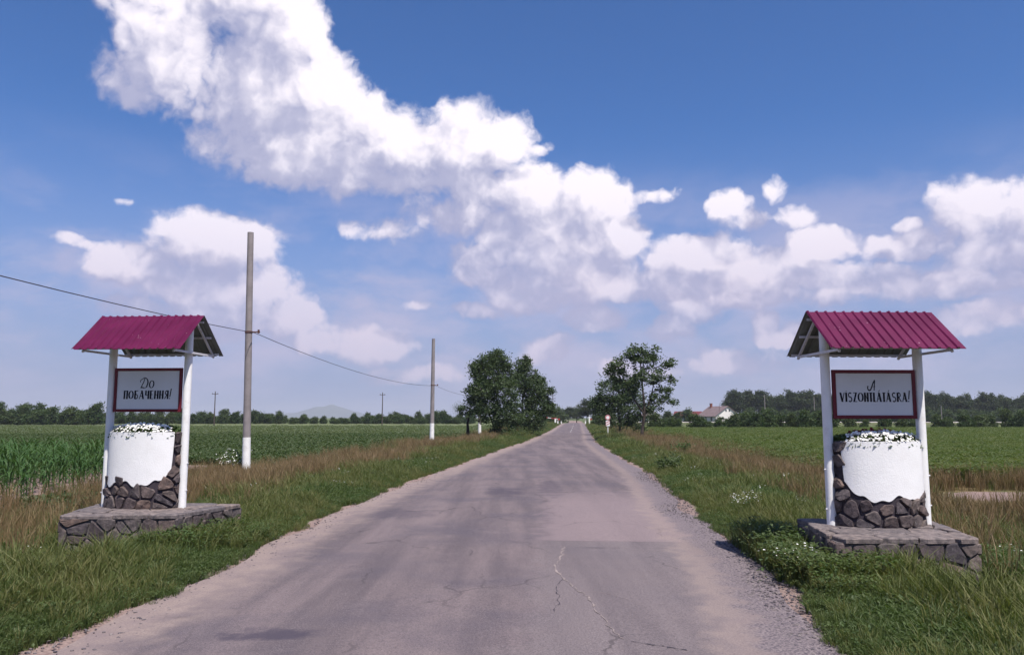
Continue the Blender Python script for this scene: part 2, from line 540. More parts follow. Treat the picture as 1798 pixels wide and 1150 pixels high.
def build_ground():
    N = 300
    a = math.asinh(9000 / 3.2)
    xs = 3.2 * np.sinh(np.linspace(-a, a, N))
    lo, hi = math.asinh(-70 / 4.0), math.asinh(9000 / 4.0)
    ys = 9 + 4.0 * np.sinh(np.linspace(lo, hi, N))
    X, Y = np.meshgrid(xs, ys)
    Z = ground_z(X, Y)
    idx = np.arange(N * N).reshape(N, N)
    Fq = np.stack([idx[:-1, :-1], idx[:-1, 1:], idx[1:, 1:], idx[1:, :-1]], -1).reshape(-1, 4)
    me = mesh_np('ground', np.stack([X, Y, Z], -1), Fq, True)
    x, y = X.ravel(), Y.ravel()
    d = verge(x, y)
    right = x > edgeR(y)
    soil = 1 - sstep(d, -.05, .35)
    cornm = (x < -9.4) & (y > 13.0) & (y < 30)
    soil = np.maximum(soil, np.where(cornm, sstep(-x, 9.4, 10.0), 0))
    soil = np.maximum(soil, bare_patch(x, y))
    dry = sstep(d, 1.6, 3.2) * (1 - sstep(d, 6.0, 7.6)) * (1 - sstep(y, 90, 170))
    dry = np.maximum(dry, right * (y < 22) * sstep(d, 2.0, 3.5))
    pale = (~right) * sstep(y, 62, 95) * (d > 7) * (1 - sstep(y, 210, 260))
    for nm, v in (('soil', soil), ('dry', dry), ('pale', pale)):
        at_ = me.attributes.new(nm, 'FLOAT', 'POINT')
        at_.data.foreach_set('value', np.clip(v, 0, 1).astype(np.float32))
    m, t, out = material('field_ground')
    P = t.n('ShaderNodeNewGeometry').outputs['Position']
    A = {k: t.n('ShaderNodeAttribute', attribute_name=k).outputs['Fac'] for k in ('soil', 'dry', 'pale')}
    n1 = t.noise(P, .35, 5.0, .6); n2 = t.noise(P, 4.0, 5.0, .65); n3 = t.noise(P, 30.0, 4.0, .6)
    # long bands of the far fields
    st = t.noise(t.v('MULTIPLY', P, (.004, .035, 1.0)), 1.0, 4.0, .55)
    green = t.mix(t.ss(n1, .3, .7), (.050, .080, .024), (.082, .112, .036))
    green = t.mix(t.ss(n2, .35, .7, 0, .6), green, (.105, .108, .048))
    green = t.mix(t.ss(st, .45, .62, 0, .7), green, (.115, .140, .062))
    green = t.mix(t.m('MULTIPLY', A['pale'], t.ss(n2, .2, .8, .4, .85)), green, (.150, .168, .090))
    dryc = t.mix(t.ss(n2, .3, .7), (.115, .088, .042), (.175, .128, .068))
    c = t.mix(t.m('MULTIPLY', A['dry'], t.ss(n1, .25, .55)), green, dryc)
    soilc = t.mix(t.ss(n3, .3, .7), (.185, .130, .120), (.29, .215, .195))
    soilc = t.mix(t.ss(n2, .5, .75, 0, .5), soilc, (.12, .085, .075))
    sm = t.ss(t.m('ADD', A['soil'], t.m('MULTIPLY_ADD', n2, 1.0, -.5)), .38, .62)
    c = t.mix(sm, c, soilc)
    b = t.n('ShaderNodeBsdfPrincipled', {'Base Color': c, 'Roughness': .95, 'Specular IOR Level': .1})
    bn = t.n('ShaderNodeBump', {'Strength': .7, 'Distance': .04, 'Height': t.m('ADD', n2, t.m('MULTIPLY', n3, .4))})
    t.link(bn.outputs[0], b.inputs['Normal'])
    t.link(b.outputs[0], out.inputs[0])
    return tag(link('ground', me, m), kind='structure')


_bp = gnd(1778, 873)


def bare_patch(x, y):
    """trodden pale earth of the field entrance at the right edge"""
    q = ((x - _bp.x - .8) / 2.3) ** 2 + ((y - _bp.y) / 1.5) ** 2
    return np.clip(1.45 - q + .25 * wob(x, y, 1.8), 0, 1) * (q < 1.9)


build_ground()


def build_road():
    ys = np.concatenate([np.arange(-6, 40, .25), np.arange(40, 120, 1.0), np.arange(120, 262, 2.0)])
    NC = 40
    rows = []
    for y in ys:
        L, R = float(edgeL(y)), float(edgeR(y))
        jl, jr = .10 * wob(3.1, y, 2.2) * .8, .10 * wob(9.7, y, 2.0) * .8
        x = np.linspace(L + .04 + jl, R - .06 + jr, NC)
        u = np.linspace(-1, 1, NC)
        z = roadz(y) + .012 + .045 * (1 - u * u) + .004 * wob(x, np.full_like(x, y), 1.4)
        rows.append(np.stack([x, np.full_like(x, y), z, x - L, R - x], -1))
    A = np.array(rows)
    n, k = A.shape[:2]
    idx = np.arange(n * k).reshape(n, k)
    Fq = np.stack([idx[:-1, :-1], idx[:-1, 1:], idx[1:, 1:], idx[1:, :-1]], -1).reshape(-1, 4)
    me = mesh_np('road', A[..., :3], Fq, True)
    for nm, j in (('from_left', 3), ('from_right', 4)):
        a_ = me.attributes.new(nm, 'FLOAT', 'POINT')
        a_.data.foreach_set('value', A[..., j].astype(np.float32).ravel())
    m, t, out = material('worn_asphalt')
    P = t.n('ShaderNodeNewGeometry').outputs['Position']
    eL = t.n('ShaderNodeAttribute', attribute_name='from_left').outputs['Fac']
    eR = t.n('ShaderNodeAttribute', attribute_name='from_right').outputs['Fac']
    sp = t.n('ShaderNodeSeparateXYZ', {0: P})
    px_, py_ = sp.outputs[0], sp.outputs[1]
    nL = t.noise(P, .55, 5.0, .6); nM = t.noise(P, 2.6, 6.0, .62); nF = t.noise(P, 60.0, 3.0, .6); nG = t.noise(P, 160.0, 2.0, .6)
    str_ = t.noise(t.v('MULTIPLY', P, (1.6, .12, 1.0)), 1.0, 5.0, .6)            # wear drawn out along the lanes
    c = t.mix(t.ss(str_, .33, .67), (.104, .083, .091), (.196, .152, .154))
    c = t.mix(t.ss(nL, .42, .68, 0, .65), c, (.084, .072, .092))
    c = t.mix(t.ss(nM, .5, .75, 0, .35), c, (.195, .156, .160))
    # bleached patch in the right lane, laid as a long strip with a straight near seam
    pw = t.m('MULTIPLY_ADD', nM, .8, -.4)
    inl = t.ss(t.m('ADD', t.m('ADD', px_, t.m('MULTIPLY', py_, -.052)), pw), -.42, .05)
    s1 = t.m('MULTIPLY', t.ss(py_, 11.32, 11.40), t.ss(t.m('ADD', py_, t.m('MULTIPLY', pw, 5.0)), 21, 15.5))
    s1 = t.m('MULTIPLY', s1, inl)
    c = t.mix(t.m('MULTIPLY', s1, .75), c, (.262, .200, .205))
    s2 = t.m('MULTIPLY', t.ss(py_, 11.36, 11.30), inl)
    c = t.mix(t.m('MULTIPLY', s2, t.ss(str_, .25, .65, .25, .75)), c, (.182, .152, .156))
    # fine aggregate
    c = t.mix(t.ss(nF, .30, .66, .55, 0), c, (.05, .042, .05))
    c = t.mix(t.ss(nG, .55, .70, 0, .55), c, (.33, .28, .29))
    # crazing: a broken net of hair cracks
    cv = t.n('ShaderNodeTexVoronoi', {'Vector': t.v('ADD', t.v('MULTIPLY', P, (1.0, .55, 0.0)), t.v('MULTIPLY', t.n('ShaderNodeTexNoise', {'Vector': P, 'Scale': 3.0, 'Detail': 4.0}).outputs['Color'], (.35, .35, 0.0))), 'Scale': .95}, feature='DISTANCE_TO_EDGE', voronoi_dimensions='2D')
    cm = t.m('MULTIPLY', t.ss(cv.outputs['Distance'], .020, .006), t.ss(t.noise(P, .45, 3.0, .6), .50, .60))
    c = t.mix(t.m('MULTIPLY', cm, .55), c, (.050, .042, .046))
    # oil stain low in the left lane, smaller dark blots
    def blot(bx, by, rx, ry, amt, c):
        q = t.m('ADD', t.m('POWER', t.m('DIVIDE', t.m('SUBTRACT', px_, bx), rx), 2.0), t.m('POWER', t.m('DIVIDE', t.m('SUBTRACT', py_, by), ry), 2.0))
        q = t.m('ADD', q, t.m('MULTIPLY_ADD', nM, 3.0, -1.5))
        return t.mix(t.ss(q, 1.0, .1, 0, amt), c, (.050, .042, .062))
    g = gnd(470, 1122); c = blot(g.x, g.y, .55, .22, .8, c)
    g = gnd(885, 868); c = blot(g.x, g.y, .6, 1.2, .5, c)
    g = gnd(700, 905); c = blot(g.x, g.y, .8, 1.0, .35, c)
    g = gnd(965, 860); c = blot(g.x, g.y, .35, 3.0, .45, c)
    # sandy, crumbling margins and the grit of the shoulder
    eLn = t.m('ADD', eL, t.m('MULTIPLY_ADD', nM, 1.0, -.5))
    eRn = t.m('ADD', eR, t.m('MULTIPLY_ADD', nM, .9, -.45))
    sand = t.mix(t.ss(nF, .3, .7), (.215, .165, .152), (.300, .235, .210))
    sand = t.mix(t.ss(nM, .35, .7, 0, .55), sand, (.190, .145, .150))
    c = t.mix(t.ss(eLn, 1.05, .25, 0, .92), c, sand)
    grit = t.mix(t.ss(t.noise(P, 45.0, 2.0, .6), .35, .65), (.070, .058, .074), (.225, .185, .190))
    c = t.mix(t.ss(eRn, 1.10, .80, 0, .62), c, sand)
    c = t.mix(t.ss(eRn, .72, .48, 0, .90), c, grit)
    b = t.n('ShaderNodeBsdfPrincipled', {'Base Color': c, 'Roughness': .88, 'Specular IOR Level': .25})
    bn = t.n('ShaderNodeBump', {'Strength': .55, 'Distance': .012, 'Height': t.m('ADD', nF, t.m('MULTIPLY', nM, .8))})
    t.link(bn.outputs[0], b.inputs['Normal'])
    t.link(b.outputs[0], out.inputs[0])
    road = tag(link('road', me, m), kind='structure')
    # cracks filled with pale grit / tar: thin ribbons lying on the surface
    rnd = random.Random(3)

    def crack(name, pix, w, mat):
        pts = []
        for (a, b2) in zip(pix[:-1], pix[1:]):
            k = 7
            for i in range(k):
                f = i / k
                pts.append(gnd(a[0] + (b2[0] - a[0]) * f + rnd.gauss(0, 2.6), a[1] + (b2[1] - a[1]) * f, .06))
        V, Fc = [], []
        for i, p in enumerate(pts):
            q, r = pts[max(0, i - 1)], pts[min(len(pts) - 1, i + 1)]
            t_ = (r - q).normalized(); nrm = Vector((-t_.y, t_.x, 0))
            ww = w * rnd.choice((.15, .4, .8, 1.2, 1.5)) * (.3 if i in (0, len(pts) - 1) else 1)
            L, R = float(edgeL(p.y)), float(edgeR(p.y))
            for s_ in (-1, 1):
                e = p + nrm * ww * s_
                u = 2 * (e.x - L) / (R - L) - 1
                V.append((e.x, e.y, roadz(e.y) + .012 + .045 * (1 - u * u) + .004 * float(wob(e.x, e.y, 1.4)) + .004))
            if i: Fc.append((2 * i - 2, 2 * i - 1, 2 * i + 1, 2 * i))
        mb = MB(); mb.add(V, Fc)
        return mb.build(name, mat, road)
    pale = simple('pale_crack_grit', (.235, .192, .185), .95, .3, 30.0)
    tar = simple('dark_tar_seam', (.045, .038, .050), .8, .3, 30.0)
    crack('crack', [(990, 958), (984, 975), (975, 992), (988, 1012), (1006, 1026), (1032, 1045), (1044, 1066)], .009, pale)
    crack('crack', [(1044, 1066), (1062, 1084), (1080, 1108), (1096, 1120)], .004, pale)
    crack('crack', [(988, 1012), (978, 1030), (984, 1052), (970, 1075)], .0035, tar)
    crack('crack', [(1020, 1036), (1070, 1040), (1110, 1052)], .003, pale)
    crack('tar_seam', [(1110, 1122), (1140, 1127), (1172, 1130), (1212, 1137)], .008, tar)
    crack('tar_seam', [(1008, 959.5), (1060, 960), (1120, 959.5), (1198, 959)], .006, tar)
    # worn centre dashes near the crossing
    white = simple('worn_line_paint', (.50, .47, .47), .8, .2, 9.0)
    for y0 in (95, 107, 122, 140, 158):
        mb = MB()
        V = []
        for y in (y0, y0 + 2, y0 + 4):
            xc = float((edgeL(y) + edgeR(y)) / 2) + .25
            for s_ in (-.06, .06): V.append((xc + s_, y, roadz(y) + .012 + .045 + .010))
        mb.add(V, [(0, 1, 3, 2), (2, 3, 5, 4)])
        mb.build('lane_dash', white, road)
    return road


build_road()

# ------------------------------------------------------------------ rubble: Voronoi stones with sunk joints
def clip_half(poly, nx, ny, c):
    """keep the side nx*x+ny*y <= c"""
    out = []
    for i in range(len(poly)):
        a, b = poly[i], poly[(i + 1) % len(poly)]
        da, db = nx * a[0] + ny * a[1] - c, nx * b[0] + ny * b[1] - c
        if da <= 0: out.append(a)
        if (da < 0 < db) or (db < 0 < da):
            f = da / (da - db)
            out.append((a[0] + (b[0] - a[0]) * f, a[1] + (b[1] - a[1]) * f))
    return out


def cells(w, h, size, joint, rnd, poly=None, squash=1.0):
    """irregular stone outlines filling a w x h rectangle (or a convex polygon)"""
    sites = []
    ny = max(1, round(h / (size * squash))); nx = max(1, round(w / size))
    for j in range(ny):
        for i in range(nx + 1):
            x = (i + (.5 if j % 2 else 0) + rnd.uniform(-.45, .45)) * w / nx
            y = (j + .5 + rnd.uniform(-.42, .42)) * h / ny
            sites.append((x, y))
    res = []
    for i, (sx_, sy_) in enumerate(sites):
        p = list(poly) if poly else [(0, 0), (w, 0), (w, h), (0, h)]
        for k, (tx, ty) in enumerate(sites):
            if k == i: continue
            dx, dy = tx - sx_, ty - sy_
            L = math.hypot(dx, dy)
            if L > size * 3.2 or L < 1e-6: continue
            nx_, ny_ = dx / L, dy / L
            p = clip_half(p, nx_, ny_, nx_ * (sx_ + tx) / 2 + ny_ * (sy_ + ty) / 2 - joint * rnd.uniform(.35, .75))
            if len(p) < 3: break
        if len(p) < 3: continue
        ar = abs(sum(p[k][0] * p[(k + 1) % len(p)][1] - p[(k + 1) % len(p)][0] * p[k][1] for k in range(len(p)))) / 2
        if ar < size * size * .10: continue
        # knock the corners off
        q = []
        for k in range(len(p)):
            a, b = p[k], p[(k + 1) % len(p)]
            if math.hypot(b[0] - a[0], b[1] - a[1]) < .012: continue
            f = rnd.uniform(.08, .22); g_ = rnd.uniform(.08, .22)
            q.append((a[0] + (b[0] - a[0]) * f, a[1] + (b[1] - a[1]) * f))
            q.append((b[0] + (a[0] - b[0]) * g_, b[1] + (a[1] - b[1]) * g_))
        if len(q) >= 5: res.append(q)
    return res


def stone_mesh(poly, place, proud, rnd, name='stone'):
    """domed stone; place(u, v, out) gives the point on the wall"""
    n = len(poly)
    cx, cy = sum(p[0] for p in poly) / n, sum(p[1] for p in poly) / n
    pr = proud * rnd.uniform(.65, 1.35)
    tx, ty = rnd.uniform(-.55, .55), rnd.uniform(-.55, .55)
    V = []
    ext = max(max(abs(p[0] - cx) for p in poly), max(abs(p[1] - cy) for p in poly)) or 1
    for sc, out in ((1.0, -.02), (.985, pr * .62), (.88, pr)):
        for p in poly:
            x, y = cx + (p[0] - cx) * sc, cy + (p[1] - cy) * sc
            k = 0 if out < 0 else pr * (tx * (x - cx) + ty * (y - cy)) / ext + rnd.uniform(-.16, .16) * pr
            V.append(place(x, y, out + k))
    V.append(place(cx + rnd.uniform(-.2, .2) * ext, cy + rnd.uniform(-.2, .2) * ext, pr * rnd.uniform(.95, 1.15)))
    Fc = []
    for r in (0, 1):
        for k in range(n):
            a, b = r * n + k, r * n + (k + 1) % n
            Fc.append((a, b, b + n, a + n))
    for k in range(n): Fc.append((2 * n + k, 2 * n + (k + 1) % n, 3 * n))
    me = bpy.data.meshes.new(name)
    me.from_pydata([tuple(v) for v in V], [], Fc)
    bm = bmesh.new(); bm.from_mesh(me); bmesh.ops.recalc_face_normals(bm, faces=bm.faces[:]); bm.to_mesh(me); bm.free()
    return me


# ------------------------------------------------------------------ hand-painted lettering (strokes: points, width)
def arc(cx, cy, rx, ry, a0, a1, n=14):
    return [(cx + rx * math.cos(math.radians(a0 + (a1 - a0) * i / n)), cy + ry * math.sin(math.radians(a0 + (a1 - a0) * i / n))) for i in range(n + 1)]


T, H_ = .25, .075       # thick and hairline strokes
GL = {
    'П': (.66, [([(.13, 0), (.13, 1)], T), ([(.53, 0), (.53, 1)], T), ([(.03, .97), (.63, .97)], H_)]),
    'О': (.80, [(arc(.39, .5, .29, .44, 0, 360, 28), 'o')]),
    'O': (.80, [(arc(.39, .5, .29, .44, 0, 360, 28), 'o')]),
    'Б': (.64, [([(.13, 0), (.13, 1)], T), ([(.05, .97), (.56, .97)], H_), (arc(.22, .29, .30, .26, 90, -90), .11), ([(.1, .03), (.25, .03)], H_)]),
    'А': (.82, [([(.08, 0), (.40, 1)], H_ * 1.3), ([(.40, 1), (.66, 0)], T), ([(.18, .33), (.55, .33)], H_)]),
    'Ч': (.66, [([(.13, .45), (.13, 1)], T * .9), ([(.52, 0), (.52, 1)], T), ([(.15, .45), (.5, .45)], H_)]),
    'Е': (.58, [([(.13, 0), (.13, 1)], T), ([(.1, .97), (.50, .97)], H_), ([(.1, .52), (.42, .52)], H_), ([(.1, .03), (.52, .03)], H_)]),
    'Н': (.68, [([(.13, 0), (.13, 1)], T), ([(.54, 0), (.54, 1)], T), ([(.13, .5), (.54, .5)], H_)]),
    'Я': (.70, [([(.54, 0), (.54, 1)], T), (arc(.46, .74, .30, .24, 90, 270), .12), ([(.40, .5), (.10, 0)], .13)]),
    '!': (.34, [([(.10, .26), (.24, 1.22)], .15), ([(.07, 0), (.09, .12)], .14)]),
    'V': (.70, [([(.10, 1), (.34, 0)], T), ([(.34, 0), (.60, 1)], H_ * 1.3)]),
    'I': (.30, [([(.13, 0), (.13, 1)], T), ([(.13, 1.10), (.15, 1.18)], .10)]),
    'S': (.62, [(arc(.30, .74, .20, .22, 40, 250, 12) + arc(.29, .27, .22, .24, 75, -140, 12), .13)]),
    'Z': (.60, [([(.06, .97), (.52, .97)], H_), ([(.46, 1), (.14, 0)], T * .9), ([(.08, .03), (.54, .03)], H_)]),
    'N': (.66, [([(.13, 0), (.13, 1)], T), ([(.50, 0), (.50, 1)], T), ([(.13, 1), (.50, 0)], H_)]),
    'T': (.46, [([(.22, 0), (.22, 1)], T), ([(.02, .97), (.43, .97)], H_)]),
    'L': (.44, [([(.13, 0), (.13, 1)], T), ([(.1, .03), (.42, .03)], H_)]),
    'Á': (.72, [([(.06, 0), (.32, 1)], H_ * 1.3), ([(.32, 1), (.56, 0)], T), ([(.15, .33), (.46, .33)], H_), ([(.30, 1.08), (.42, 1.26)], .10)]),
    'A': (.72, [([(.06, 0), (.32, 1)], H_ * 1.3), ([(.32, 1), (.56, 0)], T), ([(.15, .33), (.46, .33)], H_)]),
    'R': (.68, [([(.13, 0), (.13, 1)], T), (arc(.20, .74, .28, .24, 90, -90), .12), ([(.26, .5), (.58, 0)], .14)]),
    # swash capitals and the small o of the first line
    'Д': (1.08, [(arc(.20, .62, .20, .22, 200, 90, 8) + [(.42, .98)], .075), ([(.52, 1.0), (.40, .55), (.16, .04)], .10),
                 (arc(.42, .50, .50, .50, 95, -40, 18) + arc(.40, .22, .52, .22, -20, -110, 8), 'o2'), ([(.10, .0), (.34, .10), (.55, .0)], .06)]),
    'о': (.66, [(arc(.30, .36, .25, .34, 0, 360, 24), 'o2')]),
    '𝐀': (1.1, [(arc(.20, .26, .20, .24, 130, 320, 12) + [(.46, .30), (.62, .66), (.86, 1.02)], .13), ([(.86, 1.02), (.80, .5), (.74, .0)], .11), ([(.50, .36), (.90, .40)], .05)]),
}


def lettering(text, h, track=0.0, slant=0.0):
    """flat strokes of a line of lettering; returns MB in x-z with width"""
    mb = MB(); x0 = 0.0
    for ch in text:
        w, strokes = GL[ch]
        for pts, wd in strokes:
            ring = []
            for i, p in enumerate(pts):
                a, b = pts[max(0, i - 1)], pts[min(len(pts) - 1, i + 1)]
                dx, dy = b[0] - a[0], b[1] - a[1]
                L = math.hypot(dx, dy) or 1
                if wd == 'o': ww = .055 + .16 * abs(dy / L) ** 1.5
                elif wd == 'o2': ww = .05 + .10 * abs(dy / L) ** 1.5
                else: ww = wd
                nx_, ny_ = -dy / L * ww / 2, dx / L * ww / 2
                if len(pts) == 2 and ww >= .1: nx_, ny_ = (ww / 2 if dy else 0) * (-1 if dy > 0 else 1), 0
                for s_ in (1, -1):
                    X, Z = p[0] + nx_ * s_, p[1] + ny_ * s_
                    ring.append(((x0 + X + slant * Z) * h * .84, 0, Z * h))
            mb.add(ring, [(2 * i, 2 * i + 1, 2 * i + 3, 2 * i + 2) for i in range(len(pts) - 1)])
        x0 += w + track
    return mb, x0 * h * .84


# ------------------------------------------------------------------ the two farewell signs
def build_sign(pos, rz, zt, vs, plinth, mirror, lines, label, flabel, seed, ground=-.25):
    rnd = random.Random(seed)
    root = tag(empty('village_sign', (pos[0], pos[1], 0), rz), label, 'sign', 'roofed farewell signs at the road')
    ca, sa = math.cos(-rz), math.sin(-rz)
    loc = [((x - pos[0]) * ca - (y - pos[1]) * sa, (x - pos[0]) * sa + (y - pos[1]) * ca) for x, y in plinth]
    # plinth: mortar core, wall stones on its four sides, flagstones on top
    ctr = (sum(p[0] for p in loc) / 4, sum(p[1] for p in loc) / 4)
    core = [(ctr[0] + (p[0] - ctr[0]) * .975, ctr[1] + (p[1] - ctr[1]) * .975) for p in loc]
    mb = MB(); mb.prism(core, ground, zt - .045)
    pl = mb.build('plinth', M['plinthmortar'], root)
    for i in range(4):
        a, b = Vector((*loc[i], 0)), Vector((*loc[(i + 1) % 4], 0))
        L = (b - a).length; t_ = (b - a) / L; nrm = Vector((t_.y, -t_.x, 0))
        hgt = zt - .05 - ground
        for poly in cells(L, hgt, .205, .015, rnd, squash=.80):
            me = stone_mesh(poly, lambda u, v, o: a + t_ * u + nrm * (o - .018) + Vector((0, 0, ground + v)), .026, rnd)
            link('stone', me, M['stone'], pl)
    ys_ = [p[1] for p in loc]; xs_ = [p[0] for p in loc]
    ox, oy = min(xs_) - .05, min(ys_) - .05
    exp = [(ctr[0] + (p[0] - ctr[0]) * 1.012 - ox, ctr[1] + (p[1] - ctr[1]) * 1.012 - oy) for p in loc]
    for poly in cells(max(xs_) - ox + .05, max(ys_) - oy + .05, .42, .014, rnd, poly=exp):
        th = rnd.uniform(-.006, .008)
        poly = [(p[0] + rnd.uniform(-.012, .012), p[1] + rnd.uniform(-.012, .012)) for p in poly]
        m2 = MB(); n = len(poly)
        q = [(p[0] + ox, p[1] + oy) for p in poly]
        cx, cy = sum(p[0] for p in q) / n, sum(p[1] for p in q) / n
        V = [(x, y, zt - .050) for x, y in q] + [(x, y, zt - .010 + th) for x, y in q] + [(cx + (x - cx) * .95, cy + (y - cy) * .95, zt + th) for x, y in q]
        m2.add(V, [(k, (k + 1) % n, (k + 1) % n + n, k + n) for k in range(n)] + [(n + k, n + (k + 1) % n, 2 * n + (k + 1) % n, 2 * n + k) for k in range(n)] + [tuple(range(2 * n, 3 * n))])
        m2.build('flagstone', M['slab'], pl)
    # posts
    RID, EAV = zt + 2.74 * vs, zt + 2.20 * vs
    for s_ in (-1, 1):
        mb = MB(); mb.tube([(s_ * .575, 0, zt - .12), (s_ * .575, 0, zt + 1.0), (s_ * .575, 0, RID - .06)], .056, 20)
        po = mb.build('post', M['whitepaint'], root)
        for zz in (.62, .24) if s_ == 1 else (.70, .20):
            mb = MB(); mb.tube([(s_ * .625, -.01, zt + zz * vs), (s_ * .645, -.012, zt + zz * vs)], .011, 6)
            mb.build('bolt', M['steel'], po)
    # roof: two ribbed sheets on a light steel frame
    HX, HY = .785, .665
    rf = empty('roof'); rf.parent = root
    for s_ in (-1, 1):
        prof = []
        x = -HX; per = 2 * HX / 14
        for i in range(14):
            prof += [(x, 0), (x + per * .12, .017), (x + per * .26, .017), (x + per * .38, 0)]
            x += per
        prof.append((HX, 0))
        mb = MB(); nU = 5
        sl = Vector((0, s_ * HY, EAV - RID)); sn = Vector((0, s_ * (RID - EAV), HY)).normalized()
        n = len(prof)
        for lay, off in ((0, 0.0), (1, -.005)):
            V = []
            for k in range(nU):
                f = k / (nU - 1)
                for (px_, h_) in prof:
                    hh = h_ * (1 + .15 * math.sin(px_ * 5 + k))
                    V.append(Vector((px_, 0, RID)) + sl * f + sn * (hh + off + .012))
            Fc = [(k * n + i, k * n + i + 1, (k + 1) * n + i + 1, (k + 1) * n + i) for k in range(nU - 1) for i in range(n - 1)]
            if (s_ == -1) == (lay == 1): Fc = [tuple(reversed(f)) for f in Fc]
            mb.add(V, Fc, False, lay)
        b0, b1 = 0, nU * n                                          # close the sheet edges
        for i in range(n - 1):
            for row in (0, (nU - 1) * n): mb.f.append((row + i, row + i + 1, b1 + row + i + 1, b1 + row + i)); mb.sm.append(False); mb.mi.append(0)
        for k in range(nU - 1):
            for c_ in (0, n - 1): mb.f.append((k * n + c_, (k + 1) * n + c_, b1 + (k + 1) * n + c_, b1 + k * n + c_)); mb.sm.append(False); mb.mi.append(0)
        mb.build('roof_sheet', [M['roof'], M['roofunder']], rf)
        for j, f in enumerate((.12, .5, .92)):
            p = Vector((0, 0, RID)) + sl * f - sn * .022
            mb = MB(); mb.bar(p + Vector((-HX + .04, 0, 0)), p + Vector((HX - .04, 0, 0)), .028)
            mb.build('purlin', M['steel'], rf)
        for sx_ in (-.66, .66):
            p0 = Vector((sx_, 0, RID)) - sn * .052 + sl * .03; p1 = Vector((sx_, 0, RID)) + sl * .96 - sn * .052
            mb = MB(); mb.bar(p0, p1, .026); mb.build('rafter', M['steel'], rf)
    for sx_ in (-.66, .66):
        mb = MB(); mb.bar((sx_, -HY * .88, EAV + .0), (sx_, HY * .88, EAV + .0), .028); mb.build('tie_beam', M['steel'], rf)
    # name board
    bz0, bz1, bw = zt + 1.35 * vs, zt + 1.985 * vs, .512
    bd = empty('name_board'); bd.parent = root
    mb = MB(); mb.box((0, -.03, (bz0 + bz1) / 2), (2 * bw - .02, .014, bz1 - bz0 - .02)); mb.build('panel', M['board'], bd)
    fw = .042
    for nm, c_, s2 in (('frame_rail', (0, -.032, bz1 - fw / 2), (2 * bw, .036, fw)), ('frame_rail', (0, -.032, bz0 + fw / 2), (2 * bw, .036, fw)),
                       ('frame_stile', (-bw + fw / 2, -.032, (bz0 + bz1) / 2), (fw, .034, bz1 - bz0 - 2 * fw)),
                       ('frame_stile', (bw - fw / 2, -.032, (bz0 + bz1) / 2), (fw, .034, bz1 - bz0 - 2 * fw))):
        mb = MB(); mb.box(c_, s2); mb.build(nm, M['boardframe'], bd, bevel=.003)
    for (txt, h, track, slant, xc, zf) in lines:
        mb, w = lettering(txt, h, track, slant)
        mb.build('lettering', M['ink'], bd, (xc - w / 2, -.0395, bz0 + (bz1 - bz0) * zf))
    # planter: elliptical drum, white plaster field above rubble facing
    A, B, hp = .515, .285, 1.065 * vs
    ths = np.linspace(0, math.pi, 241)
    cx_ = -A * np.cos(ths); cy_ = -B * np.sin(ths) ** .85
    al = np.concatenate([[0], np.cumsum(np.hypot(np.diff(cx_), np.diff(cy_)))]); LEN = float(al[-1])

    def wall(u, v, o):
        """u along the front arc from the left post, v up, o outwards"""
        u = min(max(u, 0), LEN)
        x, y = float(np.interp(u, al, cx_)), float(np.interp(u, al, cy_))
        x2, y2 = float(np.interp(min(u + .01, LEN), al, cx_)), float(np.interp(min(u + .01, LEN), al, cy_))
        x1, y1 = float(np.interp(max(u - .01, 0), al, cx_)), float(np.interp(max(u - .01, 0), al, cy_))
        tx, ty = x2 - x1, y2 - y1; L = math.hypot(tx, ty) or 1
        return Vector((x + ty / L * o, y - tx / L * o, zt + v))
    pt = empty('planter'); pt.parent = root
    ring = [(float(cx_[i]), float(cy_[i])) for i in range(0, 241, 5)] + [(A * math.cos(math.pi * k / 24), B * .8 * math.sin(math.pi * k / 24)) for k in range(1, 24)]
    mb = MB(); mb.prism(ring, zt - .03, zt + hp - .012); mb.build('drum', M['mortar'], pt)
    inner = [(x * .93, y * .93) for x, y in ring]
    mb = MB(); mb.prism(inner, zt + hp - .05, zt + hp + .006); mb.build('soil', M['soil'], pt)

    def vbot(f):
        """lower edge of the white field (fraction of height from the top) along the front, f = 0..1 left to right"""
        g_ = 1 - f if mirror else f
        b_ = .675 + .030 * math.sin(g_ * 17 + seed) + .018 * math.sin(g_ * 41)
        if g_ > .75: b_ -= .20 * ((g_ - .75) / .13) ** 1.3 if g_ < .88 else .20 + (g_ - .88) * 24
        return max(0.0, b_)
    NCOL = 150
    V, Fc = [], []
    cols = []
    for i in range(NCOL + 1):
        f = .012 + .976 * i / NCOL
        if vbot(f) < .03: continue
        cols.append(f)
    for i, f in enumerate(cols):
        b_ = vbot(f)
        for o in (.016, -.004):
            for k in range(5):
                V.append(wall(f * LEN, hp * (1 - b_ * k / 4), o))
    for i in range(len(cols) - 1):
        for k in range(4):
            a = i * 10 + k; Fc.append((a, a + 1, a + 11, a + 10))
        a = i * 10; Fc.append((a + 4, a + 9, a + 19, a + 14)); Fc.append((a, a + 10, a + 15, a + 5))
    for a in (0, (len(cols) - 1) * 10):
        for k in range(4): Fc.append((a + k, a + k + 1, a + k + 6, a + k + 5))
    mb = MB(); mb.add(V, Fc); mb.build('plaster_panel', M['plaster'], pt)
    for poly in cells(LEN, hp, .165, .022, rnd, squash=.9):
        n = len(poly)
        cu, cv = sum(p[0] for p in poly) / n, sum(p[1] for p in poly) / n
        if 1 - cv / hp < vbot(cu / LEN) - .030: continue
        me = stone_mesh(poly, wall, .036, rnd)
        link('stone', me, M['stone'], pt)
    # flowers heaped over the rim
    fl = tag(empty('flower_bed', (0, 0, 0)), flabel, 'flowers')
